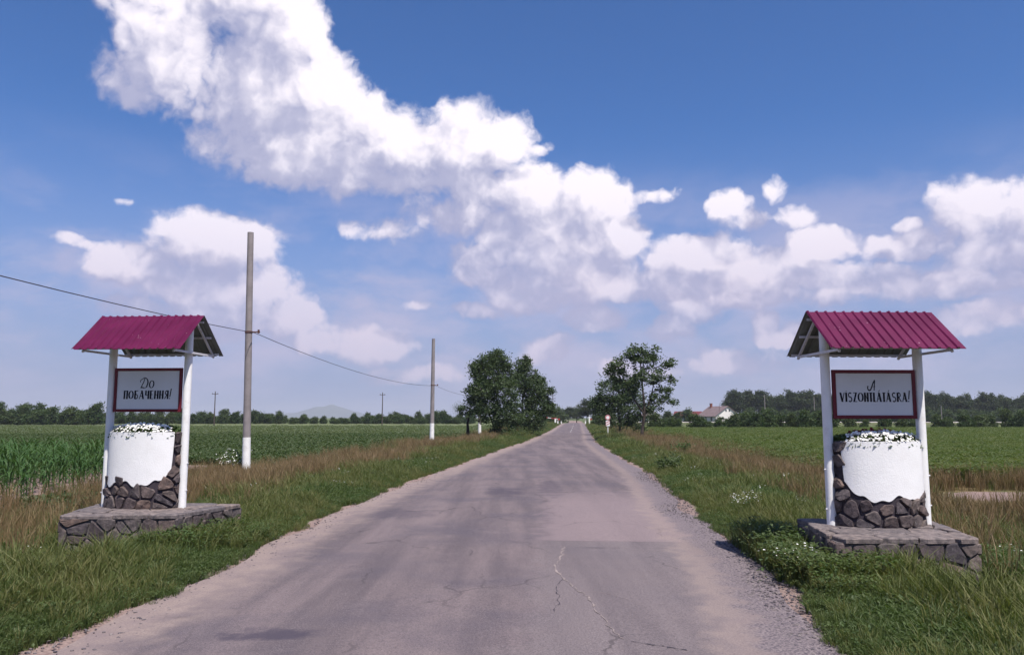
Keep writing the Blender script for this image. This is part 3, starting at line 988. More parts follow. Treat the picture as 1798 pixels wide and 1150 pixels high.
    fl.location = (pos[0], pos[1], zt + hp); fl.rotation_euler = (0, 0, rz)
    fr = np.random.default_rng(seed)
    n = 1500
    th = fr.uniform(0, 2 * math.pi, n); r = np.sqrt(fr.uniform(0, 1, n)) * 1.06
    px_, py_ = r * A * np.cos(th), r * B * np.sin(th)
    pz_ = (.025 + .065 * (1 - r ** 2) * fr.uniform(.4, 1.2, n)) + fr.uniform(-.03, .03, n) - .07 * np.clip(r - .94, 0, 1) / .12
    leaf_cloud('foliage', np.stack([px_, py_, pz_], -1), .05, M['weed'], fl, fr)
    def blooms(nm, k, mat, cond):
        mb = MB(); c_ = 0
        while c_ < k:
            th = fr.uniform(0, 2 * math.pi); r = math.sqrt(fr.uniform(0, 1)) * 1.05
            x, y = r * A * math.cos(th), r * B * math.sin(th)
            if not cond(x, y): continue
            c_ += 1
            z = .050 + .065 * (1 - r * r) * fr.uniform(.6, 1.2) - .06 * max(0, r - .92) / .12 + fr.uniform(0, .03)
            rr = fr.uniform(.011, .022)
            nrm = Vector((x * .9 + fr.normal(0, .3), y * 1.4 - .35 + fr.normal(0, .3), .7)).normalized()
            q = nrm.to_track_quat('Z', 'Y').to_matrix()
            V = [Vector((x, y, z))] + [Vector((x, y, z)) + q @ Vector((rr * (1 if j % 2 else .72) * math.cos(j * math.pi / 5), rr * (1 if j % 2 else .72) * math.sin(j * math.pi / 5), rr * .35)) for j in range(10)]
            mb.add(V, [(0, j + 1, (j + 1) % 10 + 1) for j in range(10)])
        o = mb.build(nm, mat, fl); o['kind'] = 'stuff'
    if mirror:
        blooms('white_blooms', 300, M['petal'], lambda x, y: y < -.12 and x > -.44)
        blooms('crimson_blooms', 150, M['redpetal'], lambda x, y: y > -.14 and -.25 < x < .2)
    else:
        blooms('white_blooms', 300, M['petal'], lambda x, y: y < -.12 and x < .47)
    return root


def leaf_cloud(name, P, size, mat, parent, fr, tint=None, droop=0.0, label=None):
    """a mesh of small leaf faces at the points P"""
    n = len(P)
    d = fr.normal(size=(n, 3)); d[:, 2] = d[:, 2] * .6 - droop
    d /= np.linalg.norm(d, axis=1)[:, None]
    w = fr.normal(size=(n, 3)); w -= d * (w * d).sum(1)[:, None]
    w /= np.linalg.norm(w, axis=1)[:, None]
    s = size * fr.uniform(.6, 1.35, n)[:, None]
    a = P - d * s * .5
    V = np.stack([a, P + w * s * .34 , P + d * s * .62, P - w * s * .34], 1).reshape(-1, 3)
    Fq = np.arange(4 * n).reshape(n, 4)
    me = mesh_np(name, V, Fq)
    if tint is not None:
        at_ = me.attributes.new('tint', 'FLOAT', 'POINT')
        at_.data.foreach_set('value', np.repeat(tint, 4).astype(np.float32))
    return link(name, me, mat, parent)


SL, SR = (-5.28, 11.62), (4.39, 9.72)
build_sign(SL, math.radians(-5), .48, 1.0, [(-5.92, 10.62), (-4.44, 10.72), (-4.02, 12.05), (-6.15, 12.15)], False,
           [('До', .150, .02, .10, -.015, .545), ('ПОБАЧЕННЯ!', .122, .06, .03, .0, .295)],
           'roofed farewell sign with Cyrillic lettering on the left verge', 'white flowers heaped in the planter below the Cyrillic sign', 11)
build_sign(SR, math.radians(2), .48, .93, [(3.42, 8.62), (4.93, 8.60), (5.25, 10.35), (3.62, 10.30)], True,
           [('𝐀', .125, 0, .0, -.02, .575), ('VISZONTLÁTÁSRA!', .112, .03, .0, .01, .345)],
           'roofed farewell sign with Hungarian lettering on the right verge', 'white and crimson flowers heaped in the planter below the Hungarian sign', 23)

# ------------------------------------------------------------------ poles, wire, crossing, buildings
def pole(px, py_base, Y_top_px, lean, r0, r1, white_h, label, hook_z=None):
    """tapered concrete pole with a limewashed foot"""
    b = gnd(px, py_base)
    gz = float(ground_z(b.x, b.y))
    H = at(px, Y_top_px, b.y).z
    root = tag(empty('utility_pole', (b.x, b.y, gz)), label, 'utility pole', 'concrete poles along the left verge')
    def seg(z0, z1, k=1.0): return [(lean * z, 0, z) for z in np.linspace(z0, z1, 4)], [k * (r0 + (r1 - r0) * z / H) for z in np.linspace(z0, z1, 4)]
    mb = MB(); p, r = seg(-.4, H); mb.tube(p, r, 12); mb.build('shaft', M['concrete'], root)
    mb = MB(); p, r = seg(-.1, white_h, 1.04); mb.tube(p, r, 12, caps=False); mb.build('painted_foot', M['limewash'], root)
    if hook_z:
        mb = MB(); rr = r0 + (r1 - r0) * hook_z / H
        mb.tube([(lean * hook_z, 0, hook_z - .03), (lean * hook_z, 0, hook_z + .03)], rr * 1.12, 12); mb.build('clamp_band', M['rusty'], root)
        mb = MB(); mb.bar((lean * hook_z + rr, -.02, hook_z), (lean * hook_z + rr + .24, -.02, hook_z), .035); mb.build('hook', M['rusty'], root)
        mb = MB(); mb.tube([(lean * hook_z + rr + .2, -.02, hook_z - .04), (lean * hook_z + rr + .2, -.02, hook_z + .07)], .032, 8); mb.build('insulator', M['rusty'], root)
    return root, Vector((b.x + lean * (hook_z or 4.4) + (.2 if hook_z else 0), b.y - .04, gz + (hook_z or 4.4) - .03))


p1, w1 = pole(432, 838, 400, -.018, .118, .092, 1.32, 'tall concrete pole with white foot right of the Cyrillic sign', 4.45)
p2, w2 = pole(758, 780, 593, .006, .150, .105, 1.45, 'tall concrete pole with white foot standing alone in mid field', 3.95)
p3, w3 = pole(842, 766.2, 650, .0, .150, .105, 1.35, 'concrete pole with white foot half hidden by the roadside trees', 4.0)


def wire_between(pts, sag, n=16):
    out = []
    for a, b, s_ in zip(pts[:-1], pts[1:], sag):
        for i in range(n):
            f = i / n
            out.append(a.lerp(b, f) - Vector((0, 0, 4 * s_ * f * (1 - f))))
    return out + [pts[-1]]


w0 = Vector((-9.9, -5.2, 4.75))
mb = MB(); mb.tube(wire_between([w0, w1, w2, w3], [.38, .42, .30]), .010, 5)
tag(mb.build('overhead_wire', M['wire']), 'thin dark overhead wire slung between the concrete poles', 'wire')


def far_pole(px, py0, py1, Y, label, arms=2, mat='woodpole', r=.10):
    b = at(px, py0, Y); t_ = at(px, py1, Y)
    z0 = float(ground_z(b.x, b.y))
    root = tag(empty('line_pole', (b.x, b.y, z0)), label, 'utility pole', 'far line poles')
    h = t_.z - z0
    mb = MB(); mb.tube([(0, 0, -.2), (0, 0, h * .5), (0, 0, h)], [r * 1.2, r, r * .8], 8); mb.build('shaft', M[mat], root)
    for i in range(arms):
        mb = MB(); mb.box((0, -.08, h - .5 - .75 * i), (1.2, .09, .10)); mb.build('crossarm', M[mat], root)
        for sx_ in (-.5, .5):
            mb = MB(); mb.tube([(sx_, -.08, h - .45 - .75 * i), (sx_, -.08, h - .28 - .75 * i)], .045, 6); mb.build('insulator', M['wire'], root)
    return root


far_pole(376, 741, 687, 150, 'thin far pole rising above the left field between sign and tall pole', 1)
far_pole(671, 736, 689, 170, 'dark far pole left of the second concrete pole', 1)
far_pole(971, 742, 685, 190, 'dark far pole with cross-arms beside the road crest', 3)
far_pole(1344, 742, 693, 200, 'slim pale pole before the wood right of the white house', 0, 'concrete')
far_pole(1431, 742, 697, 205, 'slim pale pole before the wood beside the Hungarian sign', 0, 'concrete')
far_pole(1654, 742, 712, 215, 'slim pale pole before the wood right of the Hungarian sign', 0, 'concrete')
far_pole(1264, 742, 708, 236, 'thin aerial mast behind the grey roof of the house', 0, 'woodpole', .05)
far_pole(1271, 742, 701, 244, 'darker mast by the ridge of the white house', 1, 'woodpole', .08)


# warning sign at the approach to the crossing
b = gnd(1067.5, 767)
root = tag(empty('road_sign', (b.x, b.y, float(ground_z(b.x, b.y))), -.06), 'small round sign over a striped plate on a white post before the right trees', 'road sign')
mb = MB(); mb.tube([(0, 0, -.2), (0, 0, 1.95)], .045, 10); mb.build('post', M['limewash'], root)
mb = MB(); mb.tube([(0, -.06, 1.78), (0, -.09, 1.78)], .24, 24); o = mb.build('round_plate', M['whitepaint'], root)
mb = MB()
V = [(r * math.cos(a), -.094, 1.78 + r * math.sin(a)) for r in (.16, .225) for a in np.linspace(0, 2 * math.pi, 25)[:-1]]
mb.add(V, [(k, (k + 1) % 24, 24 + (k + 1) % 24, 24 + k) for k in range(24)]); mb.build('red_ring', M['signred'], root)
mb = MB(); mb.box((0, -.07, 1.25), (.36, .025, .50)); mb.build('plate', M['whitepaint'], root)
for k in range(2):
    mb = MB(); z = 1.12 + .20 * k
    mb.add([(-.18, -.086, z - .06), (.18, -.086, z + .10), (.18, -.086, z + .17), (-.18, -.086, z + .01)], [(0, 1, 2, 3)]); mb.build('stripe', M['signred'], root)


# the level crossing at the crest: striped barriers and guide posts
def barrier(x, y, s_, label):
    z0 = float(ground_z(x, y))
    r_ = tag(empty('crossing_barrier', (x, y, z0)), label, 'barrier')
    mb = MB(); mb.box((0, 0, .55), (.34, .34, 1.3)); mb.build('pedestal', M['limewash'], r_)
    mb = MB(); mb.box((0, 0, 1.27), (.44, .40, .14)); mb.build('cap', M['signred'], r_)
    for k in range(6):
        a0 = Vector((s_ * (-.6 + .75 * k), -.1, 1.05 + .10 * k)); a1 = Vector((s_ * (.15 + .75 * k), -.1, 1.15 + .10 * k))
        mb = MB(); mb.bar(a0, a1, .12); mb.build('arm_band', M['signred' if k % 2 else 'whitepaint'], r_)
    mb = MB(); mb.box((s_ * -.75, -.1, 1.02), (.4, .3, .3)); mb.build('counterweight', M['signred'], r_)
    return r_


def guide_post(px, Y, label, h=.9):
    x = (px - 899) / FPX * Y * 1.0
    z0 = float(ground_z(x, Y))
    r_ = tag(empty('guide_post', (x, Y, z0)), label, 'post', 'white posts by the crossing')
    mb = MB(); mb.box((0, 0, h / 2 - .1), (.22, .2, h + .2)); mb.build('shaft', M['limewash'], r_)
    mb = MB(); mb.box((0, 0, h - .12), (.226, .206, .14)); mb.build('dark_band', M['ink'], r_)


barrier(9.3, 172, -1, 'red and white crossing barrier left of the road crest')
barrier(17.6, 171, 1, 'red and white crossing barrier right of the road crest')
guide_post(953.5, 130, 'single white guide post standing apart left of the road')
guide_post(979, 165, 'white guide post nearest the road left of the crest')
guide_post(985, 176, 'white guide post at the left edge of the crest itself', .7)
guide_post(1027, 165, 'white guide post nearest the road right of the crest')
guide_post(1034, 158, 'tall white guide post right of the crest before the dark trees', 1.9)

# railway bank behind the right-hand hedge
mb = MB()
V = []
xs_ = np.linspace(19, 190, 40)
for x in xs_:
    yy = 181 + (x - 13.7) * -.06
    for (dy, z) in ((-7, -.1), (-3.0, .70), (-2.6, .80), (1.5, .80), (6, -.1)): V.append((x, yy + dy, z + .04 * math.sin(x * .7 + dy)))
mb.add(V, [(5 * i + k, 5 * i + 5 + k, 5 * i + 6 + k, 5 * i + 1 + k) for i in range(39) for k in (0, 3)], True, 0)
mb.add(V, [(5 * i + k, 5 * i + 5 + k, 5 * i + 6 + k, 5 * i + 1 + k) for i in range(39) for k in (1, 2)], True, 1)
tag(mb.build('railway_bank', [simple('bank_grass', (.085, .095, .04), .95, .3, .5), simple('pale_ballast', (.40, .36, .35), .95, .2, 2.0)]), kind='structure')


def gable_house(name, x, y, rz, w, d, he, hr, wallm, roofm, label, windows=(), chimney=True):
    """gable end on local -y, length along +y"""
    r_ = tag(empty(name, (x, y, float(ground_z(x, y)) - .05), rz), label, 'house', 'village houses')
    mb = MB()
    mb.add([(-w / 2, 0, 0), (w / 2, 0, 0), (w / 2, 0, he), (0, 0, hr), (-w / 2, 0, he), (-w / 2, d, 0), (w / 2, d, 0), (w / 2, d, he), (0, d, hr), (-w / 2, d, he)],
           [(0, 1, 2, 3, 4), (9, 8, 7, 6, 5), (1, 6, 7, 2), (5, 0, 4, 9)])
    mb.build('wall', wallm, r_)
    rf = empty('roof'); rf.parent = r_
    for s_ in (-1, 1):
        k = (hr - he) / (w / 2)
        mb = MB()
        e = w / 2 + .45
        A_ = [(0, -.35, hr + .12), (s_ * e, -.35, hr + .12 - k * e), (s_ * e, d + .35, hr + .12 - k * e), (0, d + .35, hr + .12)]
        V = A_ + [(p[0], p[1], p[2] - .14) for p in A_]
        mb.add(V, [(0, 1, 2, 3), (7, 6, 5, 4), (0, 4, 5, 1), (1, 5, 6, 2), (2, 6, 7, 3), (3, 7, 4, 0)]); mb.build('roof_slope', roofm, rf)
    if chimney:
        mb = MB(); mb.box((-.5, d * .82, hr + .25), (.6, .6, 1.3)); mb.box((-.5, d * .82, hr + .93), (.74, .74, .12)); mb.build('chimney', M['brick'], rf)
    for (side, pos, zz, ww, hh) in windows:
        wn = empty('window'); wn.parent = r_
        if side == 'gable': c_, s2, s3 = (pos, -.02, zz), (ww, .05, hh), (ww + .2, .04, hh + .2)
        else: c_, s2, s3 = (-w / 2 - .02, pos, zz), (.05, ww, hh), (.04, ww + .2, hh + .2)
        mb = MB(); mb.box(c_, s3); mb.build('frame', M['whitepaint'], wn)
        mb = MB(); mb.box((c_[0] - (.03 if side != 'gable' else 0), c_[1] - (.03 if side == 'gable' else 0), c_[2]), s2); mb.build('pane', M['glass'], wn)
    return r_


hp_ = at(1278, 741, 236)
gable_house('white_house', hp_.x, 236, math.radians(14), 7.8, 11.0, 2.35, 5.1, M['housewall'], M['houseroof'],
            'white gabled house with grey roof at the wood edge', [('gable', -.5, 3.9, .45, .55), ('gable', .6, 3.9, .45, .55), ('long', 2.5, 1.35, 1.1, 1.3), ('long', 6.0, 1.35, 1.1, 1.3)])
hp_ = at(1236, 741, 285)
gable_house('red_roofed_house', hp_.x - 1, 285, math.radians(68), 7.0, 9.0, 2.2, 3.9, M['limewash'], M['redroof'],
            'low house with red roof left of the white house', [('long', 3, 1.3, 1.2, 1.2), ('long', 8, 1.3, 1.2, 1.2)], False)
hp_ = at(1150, 742, 262)
gable_house('small_shed', hp_.x, 262, math.radians(20), 5.0, 6.0, 2.2, 3.6, M['housewall'], M['houseroof'], 'small pale shed glimpsed behind the right-hand tree trunk', (), False)

# far blue hill
hx, hy = at(575, 733, 7000).x, 7000
nx_, ny_ = 120, 24
X = np.linspace(-1700, 1700, nx_); Yv = np.linspace(-700, 700, ny_)
XX, YY = np.meshgrid(X, Yv)
rdg = 68 * np.exp(-(XX / 210) ** 2) + 38 * np.exp(-((XX - 130) / 260) ** 2) + 30 * np.exp(-((XX + 300) / 320) ** 2) + 22 * np.exp(-((XX + 800) / 420) ** 2) + 16 * np.exp(-((XX - 800) / 500) ** 2)
ZZ = rdg * np.exp(-(YY / 330) ** 2) * (1 + .05 * np.sin(XX / 37 + YY / 61) + .04 * np.sin(XX / 19)) - 3
idx = np.arange(nx_ * ny_).reshape(ny_, nx_)
Fq = np.stack([idx[:-1, :-1], idx[:-1, 1:], idx[1:, 1:], idx[1:, :-1]], -1).reshape(-1, 4)
me = mesh_np('hills', np.stack([XX + hx, YY + hy, ZZ], -1), Fq, True)
tag(link('hills', me, simple('wooded_hill', (.04, .06, .035), .95, .25, .01)), kind='structure')

# ------------------------------------------------------------------ trees and bushes
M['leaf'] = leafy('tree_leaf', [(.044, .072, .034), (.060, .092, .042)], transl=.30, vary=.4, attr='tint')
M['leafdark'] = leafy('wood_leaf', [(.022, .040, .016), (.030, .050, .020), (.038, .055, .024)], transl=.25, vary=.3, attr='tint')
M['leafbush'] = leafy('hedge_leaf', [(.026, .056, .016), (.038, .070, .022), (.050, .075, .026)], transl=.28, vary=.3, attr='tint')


def tree_meshes(seed, H, blobs, trunk, leaf, per, clump_r, tr, base_z=.0, forks=()):
    """blobs: (x, y, z, rx, ry, rz, clumps). Returns (trunk MB, leaf points, tints)."""
    fr = np.random.default_rng(seed); rnd = random.Random(seed)
    mb = MB()
    tp = [Vector(p) for p in trunk]
    n = len(tp)
    mb.tube(tp, [tr * (1 - .78 * i / (n - 1)) * (1.25 if i == 0 else 1) for i in range(n)], 8)
    for f in forks:
        fp = [Vector(p) for p in f]
        mb.tube(fp, [tr * .6 * (1 - .8 * i / (len(fp) - 1)) for i in range(len(fp))], 6)
        tp = tp + fp
    dense = []
    for a, b in zip(tp[:-1], tp[1:]): dense += [a.lerp(b, i / 6) for i in range(6)]
    dense.append(tp[-1])
    P, T_ = [], []
    for (bx, by, bz, rx, ry, rz, k) in blobs:
        c = Vector((bx, by, bz))
        cand = [q for q in dense if q.z < bz + rz * .2] or dense
        st = min(cand, key=lambda q: (q - c).length + .3 * abs(q.z - (bz - rz)))
        mid = st.lerp(c, .55) + Vector((rnd.uniform(-.15, .15), rnd.uniform(-.15, .15), .15))
        mb.tube([st, mid, c], [tr * .34, tr * .22, tr * .10], 5, caps=False)
        for _ in range(k):
            d = fr.normal(size=3); d /= np.linalg.norm(d)
            r = fr.uniform(.45, 1.0) ** .5
            q = Vector((bx + d[0] * rx * r, by + d[1] * ry * r, bz + d[2] * rz * r))
            mb.tube([c.lerp(q, .15), c.lerp(q, .6) + Vector((0, 0, -.05)), q], [tr * .09, tr * .06, tr * .025], 4, caps=False)
            cr = clump_r * fr.uniform(.6, 1.3)
            m_ = int(per * fr.uniform(.6, 1.35))
            pts = fr.normal(size=(m_, 3)) * np.array([cr, cr, cr * .75]) * .55 + np.array(q)
            P.append(pts)
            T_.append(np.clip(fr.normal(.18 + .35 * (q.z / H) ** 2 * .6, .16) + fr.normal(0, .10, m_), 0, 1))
    P = np.concatenate(P)
    keep = P[:, 2] > .12
    return mb, P[keep], np.concatenate(T_)[keep], fr


def plant_tree(name, loc, seed, H, blobs, trunk, leaf, per, clump_r, tr, mat, label, cat='tree', group=None, forks=()):
    root = tag(empty(name, loc), label, cat, group)
    mb, P, T_, fr = tree_meshes(seed, H, blobs, trunk, leaf, per, clump_r, tr, forks=forks)
    mb.build('trunk', M['bark'], root)
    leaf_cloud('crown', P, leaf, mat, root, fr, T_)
    if name == 'roadside_tree': root.scale = (.93, .93, .94)
    return root


# the loose, airy tree on the right verge
b = gnd(1126, 774)
TRG = 'trees beside the road'
plant_tree('roadside_tree', (b.x, b.y, float(ground_z(b.x, b.y))), 5, 7.9,
           [(-1.9, .2, 6.1, .85, .8, .65, 17), (-.6, -.2, 7.1, .65, .6, .6, 15), (.35, .1, 6.3, .9, .9, .9, 15), (1.1, 0, 7.1, .42, .4, .65, 9), (.25, 0, 7.4, .2, .2, .4, 4), (-1.3, .4, 4.9, .9, .8, .5, 13),
            (.2, -.5, 5.0, 1.1, .8, .7, 13), (1.5, .2, 5.1, .8, .7, .7, 10), (2.1, .1, 4.0, .7, .6, .4, 6), (2.45, 0, 6.1, .45, .4, .4, 5), (-2.5, .1, 5.4, .5, .4, .35, 5), (1.4, 0, 3.5, .9, .7, .4, 9), (-.9, .3, 3.9, .8, .7, .5, 8),
            (2.5, 0, 3.1, .5, .5, .35, 4), (.9, .2, 2.7, 1.0, .6, .3, 6), (2.5, 0, 4.9, .4, .3, .3, 3)],
           [(0, 0, -.2), (.10, 0, 1.0), (.28, .02, 2.0), (.30, 0, 3.0), (.18, 0, 4.3), (.1, .05, 5.6), (.0, 0, 6.9)], .17, 60, .38, .15, M['leaf'],
           'airy young tree with bare dark trunk on the right verge', group=TRG, forks=[[(.28, .02, 2.1), (.75, .05, 3.2), (1.05, 0, 4.4), (1.15, 0, 6.2)], [(.28, 0, 2.2), (-.5, .1, 3.4), (-1.2, .2, 4.8), (-1.7, .2, 5.8)]])
# dense tree behind it
b = gnd(1088, 764)
plant_tree('roadside_tree', (b.x, b.y, float(ground_z(b.x, b.y))), 6, 6.6,
           [(-.3, 0, 4.6, 2.2, 1.8, 1.5, 70), (.9, .4, 5.3, 1.7, 1.5, 1.2, 40), (-1.4, .2, 3.2, 1.6, 1.5, 1.2, 48), (1.2, -.2, 3.2, 1.9, 1.5, 1.4, 56), (-.2, -.5, 2.0, 2.3, 1.3, 1.2, 50), (2.0, 0, 1.5, 1.2, 1.0, .9, 24), (-2.6, .2, 3.9, .7, .7, .5, 10)],
           [(0, 0, -.2), (.05, 0, 1.2), (-.1, 0, 2.6), (0, 0, 5.2)], .17, 60, .46, .15, M['leaf'],
           'dense dark tree behind the airy tree right of the road', group=TRG)
# the big clump on the left
b = gnd(872, 768)
plant_tree('roadside_tree', (b.x, b.y - 2.2, float(ground_z(b.x, b.y))), 7, 7.9,
           [(-2.0, 0, 6.3, .40, .5, .9, 16), (-1.35, 0, 6.6, .45, .6, 1.1, 24), (-.6, .2, 6.8, .45, .6, 1.0, 22), (.1, .3, 7.2, .5, .6, .9, 24), (.55, .1, 6.9, .4, .5, .9, 14), (1.0, 0, 6.3, .45, .6, .9, 14), (-.3, 0, 5.4, 1.5, 1.1, .9, 50), (-1.2, -.4, 4.2, 1.3, 1.1, 1.1, 50), (.5, -.5, 4.3, 1.6, 1.2, 1.3, 55),
            (-.9, -.6, 2.5, 1.1, 1.1, 1.0, 34), (.8, -.5, 2.2, 1.5, 1.1, 1.1, 44), (-2.1, 0, 3.7, .7, .6, .5, 11), (-2.5, -.1, 4.6, .5, .4, .35, 6), (.5, -.6, 1.0, 1.2, 1.0, .6, 20), (-2.6, -.1, 2.6, .8, .6, .45, 12)],
           [(0, 0, -.2), (-.1, 0, 1.2), (0, 0, 2.8), (.1, 0, 6.6)], .16, 75, .44, .17, M['leaf'],
           'tall bushy tree forming the left half of the roadside clump', group=TRG, forks=[[(-.1, 0, 1.0), (-.9, 0, 2.8), (-1.4, 0, 5.8)]])
b = gnd(912, 766)
plant_tree('roadside_tree', (b.x + .3, b.y + 1.0, float(ground_z(b.x, b.y))), 8, 8.0,
           [(-.15, 0, 7.0, .35, .4, 1.0, 16), (.4, 0, 7.2, .4, .4, .9, 18), (-.1, 0, 5.4, 1.2, 1.2, 1.2, 50), (1.3, .1, 6.0, .55, .5, .6, 14), (1.2, 0, 4.4, 1.3, 1.2, 1.3, 56), (1.7, 0, 3.1, 1.3, 1.2, 1.1, 50), (-.4, -.2, 2.8, 1.5, 1.2, 1.4, 50), (.9, -.4, 1.7, 1.7, 1.2, 1.1, 50), (2.7, 0, 4.6, .5, .5, .35, 8), (2.9, .1, 2.7, .6, .6, .5, 10), (0, -.3, .9, 1.6, 1.1, .6, 24), (1.9, .1, 5.4, .45, .4, .5, 8)],
           [(0, 0, -.2), (.1, 0, 1.4), (.0, 0, 3.0), (.1, 0, 7.0)], .16, 75, .44, .17, M['leaf'],
           'tall dark tree forming the right half of the roadside clump', group=TRG)
b = gnd(818, 768)
plant_tree('sapling', (b.x, b.y, 0), 9, 4.6, [(-.4, 0, 2.5, .8, .8, .5, 20), (.4, 0, 2.4, .9, .7, .55, 24), (.7, .1, 3.1, .5, .6, .4, 10)],
           [(.2, 0, -.2), (.15, 0, 1.2), (.3, 0, 2.3), (.4, 0, 3.0)], .05, 60, .40, .14, M['leaf'], 'low spreading sapling left of the half hidden white-footed pole', group=None)


def proto_tree(name, seed, H, kind):
    """shared meshes for the far trees: (trunk mesh, crown mesh)"""
    rnd = random.Random(seed)
    if kind == 'wood':
        blobs = [(rnd.uniform(-.8, .8), rnd.uniform(-.8, .8), H * z, 2.3 * w, 2.3 * w, H * .12, int(18 * w)) for z, w in ((.40, .8), (.52, 1.1), (.64, 1.2), (.76, 1.1), (.86, .9), (.95, .55))]
        per, cr, lf, tr = 46, .85, .42, .16
        mat = M['leafdark']
    else:
        blobs = [(rnd.uniform(-.5, .5) * H * .4, rnd.uniform(-.4, .4) * H * .3, H * z, H * .42 * w, H * .38 * w, H * .2, int(20 * w)) for z, w in ((.22, 1.15), (.42, 1.1), (.62, .9), (.82, .55))]
        per, cr, lf, tr = 46, .13 * H + .15, .05 * H + .1, .05
        mat = M['leafbush']
    trunk = [(0, 0, -.2), (rnd.uniform(-.1, .1), 0, H * .3), (rnd.uniform(-.2, .2), 0, H * .6), (0, 0, H * .9)]
    mb, P, T_, fr = tree_meshes(seed, H, blobs, trunk, lf, per, cr, tr)
    t_me = mb.mesh(name + '_trunk'); t_me.materials.append(M['bark'])
    tmp = leaf_cloud(name + '_crown', P, lf, mat, None, fr, T_)
    c_me = tmp.data
    bpy.data.objects.remove(tmp)
    return t_me, c_me


WOOD = [proto_tree('wood_tree', 40 + i, 10.5, 'wood') for i in range(5)]
BUSH = [proto_tree('bush', 60 + i, 3.0, 'bush') for i in range(6)]


def set_tree(name, protos, k, x, y, s_, sz, rz, label, cat, group):
    root = tag(empty(name, (x, y, float(ground_z(x, y)))), label, cat, group)
    root.rotation_euler = (0, 0, rz); root.scale = (s_, s_, sz)
    link('trunk', protos[k][0], None, root); link('crown', protos[k][1], None, root)
    return root


rnd = random.Random(77)
ORD = ['first', 'second', 'third', 'fourth', 'fifth', 'sixth', 'seventh', 'eighth', 'ninth', 'tenth', 'eleventh', 'twelfth', 'thirteenth', 'fourteenth', 'fifteenth', 'sixteenth', 'seventeenth', 'eighteenth', 'nineteenth', 'twentieth',
       'twenty-first', 'twenty-second', 'twenty-third', 'twenty-fourth', 'twenty-fifth', 'twenty-sixth', 'twenty-seventh', 'twenty-eighth', 'twenty-ninth', 'thirtieth', 'thirty-first', 'thirty-second']
# the wood behind the right field
for row, (Yr, dx) in enumerate(((306, 4.6), (314, 4.8), (325, 5.2))):
    x = (1287 - 899) / FPX * Yr
    cnt = 0
    while x < .70 * Yr:
        px_ = 899 + x / Yr * FPX
        h = 1.0 + rnd.uniform(-.12, .12) - (.12 if 1640 < px_ < 1800 else 0)
        set_tree('wood_tree', WOOD, rnd.randrange(5), x + rnd.uniform(-1, 1), Yr + rnd.uniform(-4, 4), rnd.uniform(.85, 1.25), h, rnd.uniform(0, 6.28),
                 (ORD[min(cnt, 31)] + ' tall dark tree from the left in the front row of the far wood', 'tall dark tree in the second row of the far wood, right', 'tall dark tree deep in the far wood, right')[row],
                 'tree', ('front trees of the wood', 'middle trees of the wood', 'back trees of the wood')[row])
        x += dx * rnd.uniform(.7, 1.35); cnt += 1
# undergrowth along the wood edge
for i in range(36):
    px_ = 1285 + i * 15 + rnd.uniform(-8, 8); Y = 270 + rnd.uniform(-12, 14)
    set_tree('wood_edge_bush', BUSH, rnd.randrange(6), (px_ - 899) / FPX * Y, Y, rnd.uniform(1.2, 1.9), rnd.uniform(1.0, 1.7), rnd.uniform(0, 6.28),
             'bush in the undergrowth along the edge of the far wood', 'bush', 'undergrowth of the wood')
# hedge of single bushes at the far end of the right field
hedge = [(1150, 1.0), (1172, .8), (1186, .75), (1218, 1.15), (1232, .9), (1262, .95), (1285, 1.05), (1305, 1.15), (1322, 1.2), (1345, 1.1), (1362, 1.0), (1388, 1.05), (1410, 1.15), (1432, 1.2), (1452, 1.1), (1490, .9), (1515, .75), (1548, .95),
         (1580, .8), (1600, .75), (1640, .8), (1660, .95), (1690, .9), (1715, .95), (1735, .85), (1762, 1.15), (1785, 1.0), (1812, 1.0), (1840, 1.1)]
for i, (px_, s_) in enumerate(hedge):
    Y = 118 + rnd.uniform(-4, 5)
    set_tree('hedge_bush', BUSH, rnd.randrange(6), (px_ - 899) / FPX * Y, Y, rnd.uniform(.62, .90) * s_, .74 * s_ * rnd.uniform(.85, 1.2), rnd.uniform(0, 6.28),
             (ORD[i] + ' low bush from the left in the hedge between road and Hungarian sign') if px_ < 1460 else (ORD[i - 15] + ' low bush from the left in the hedge from Hungarian sign rightwards'), 'bush', 'hedge bushes along the right field')
# tree belt behind the left field: tall at the left edge, low further on
for row in range(2):
    px_ = -40.0
    while px_ < 830:
        Y = (185 if px_ < 190 else 215) + row * 14 + rnd.uniform(-5, 5)
        big = 1.42 if px_ < 180 else (1.08 if px_ < 470 else .95)
        if 500 < px_ < 640: big *= .80
        set_tree('belt_tree', BUSH, rnd.randrange(6), (px_ - 899) / FPX * Y, Y, big * rnd.uniform(.85, 1.2), big * rnd.uniform(.6, 1.25), rnd.uniform(0, 6.28),
                 ('bushy tree in the tall dark belt behind the corn at far left' if px_ < 180 else 'low bushy tree in the long belt closing the left field') + (', second row' if row else ''), 'tree',
                 ('tall belt trees at far left' if px_ < 180 else 'low belt trees behind the left field') + (' second row' if row else ''))
        px_ += (24 if px_ < 190 else 19) * rnd.uniform(.75, 1.3)
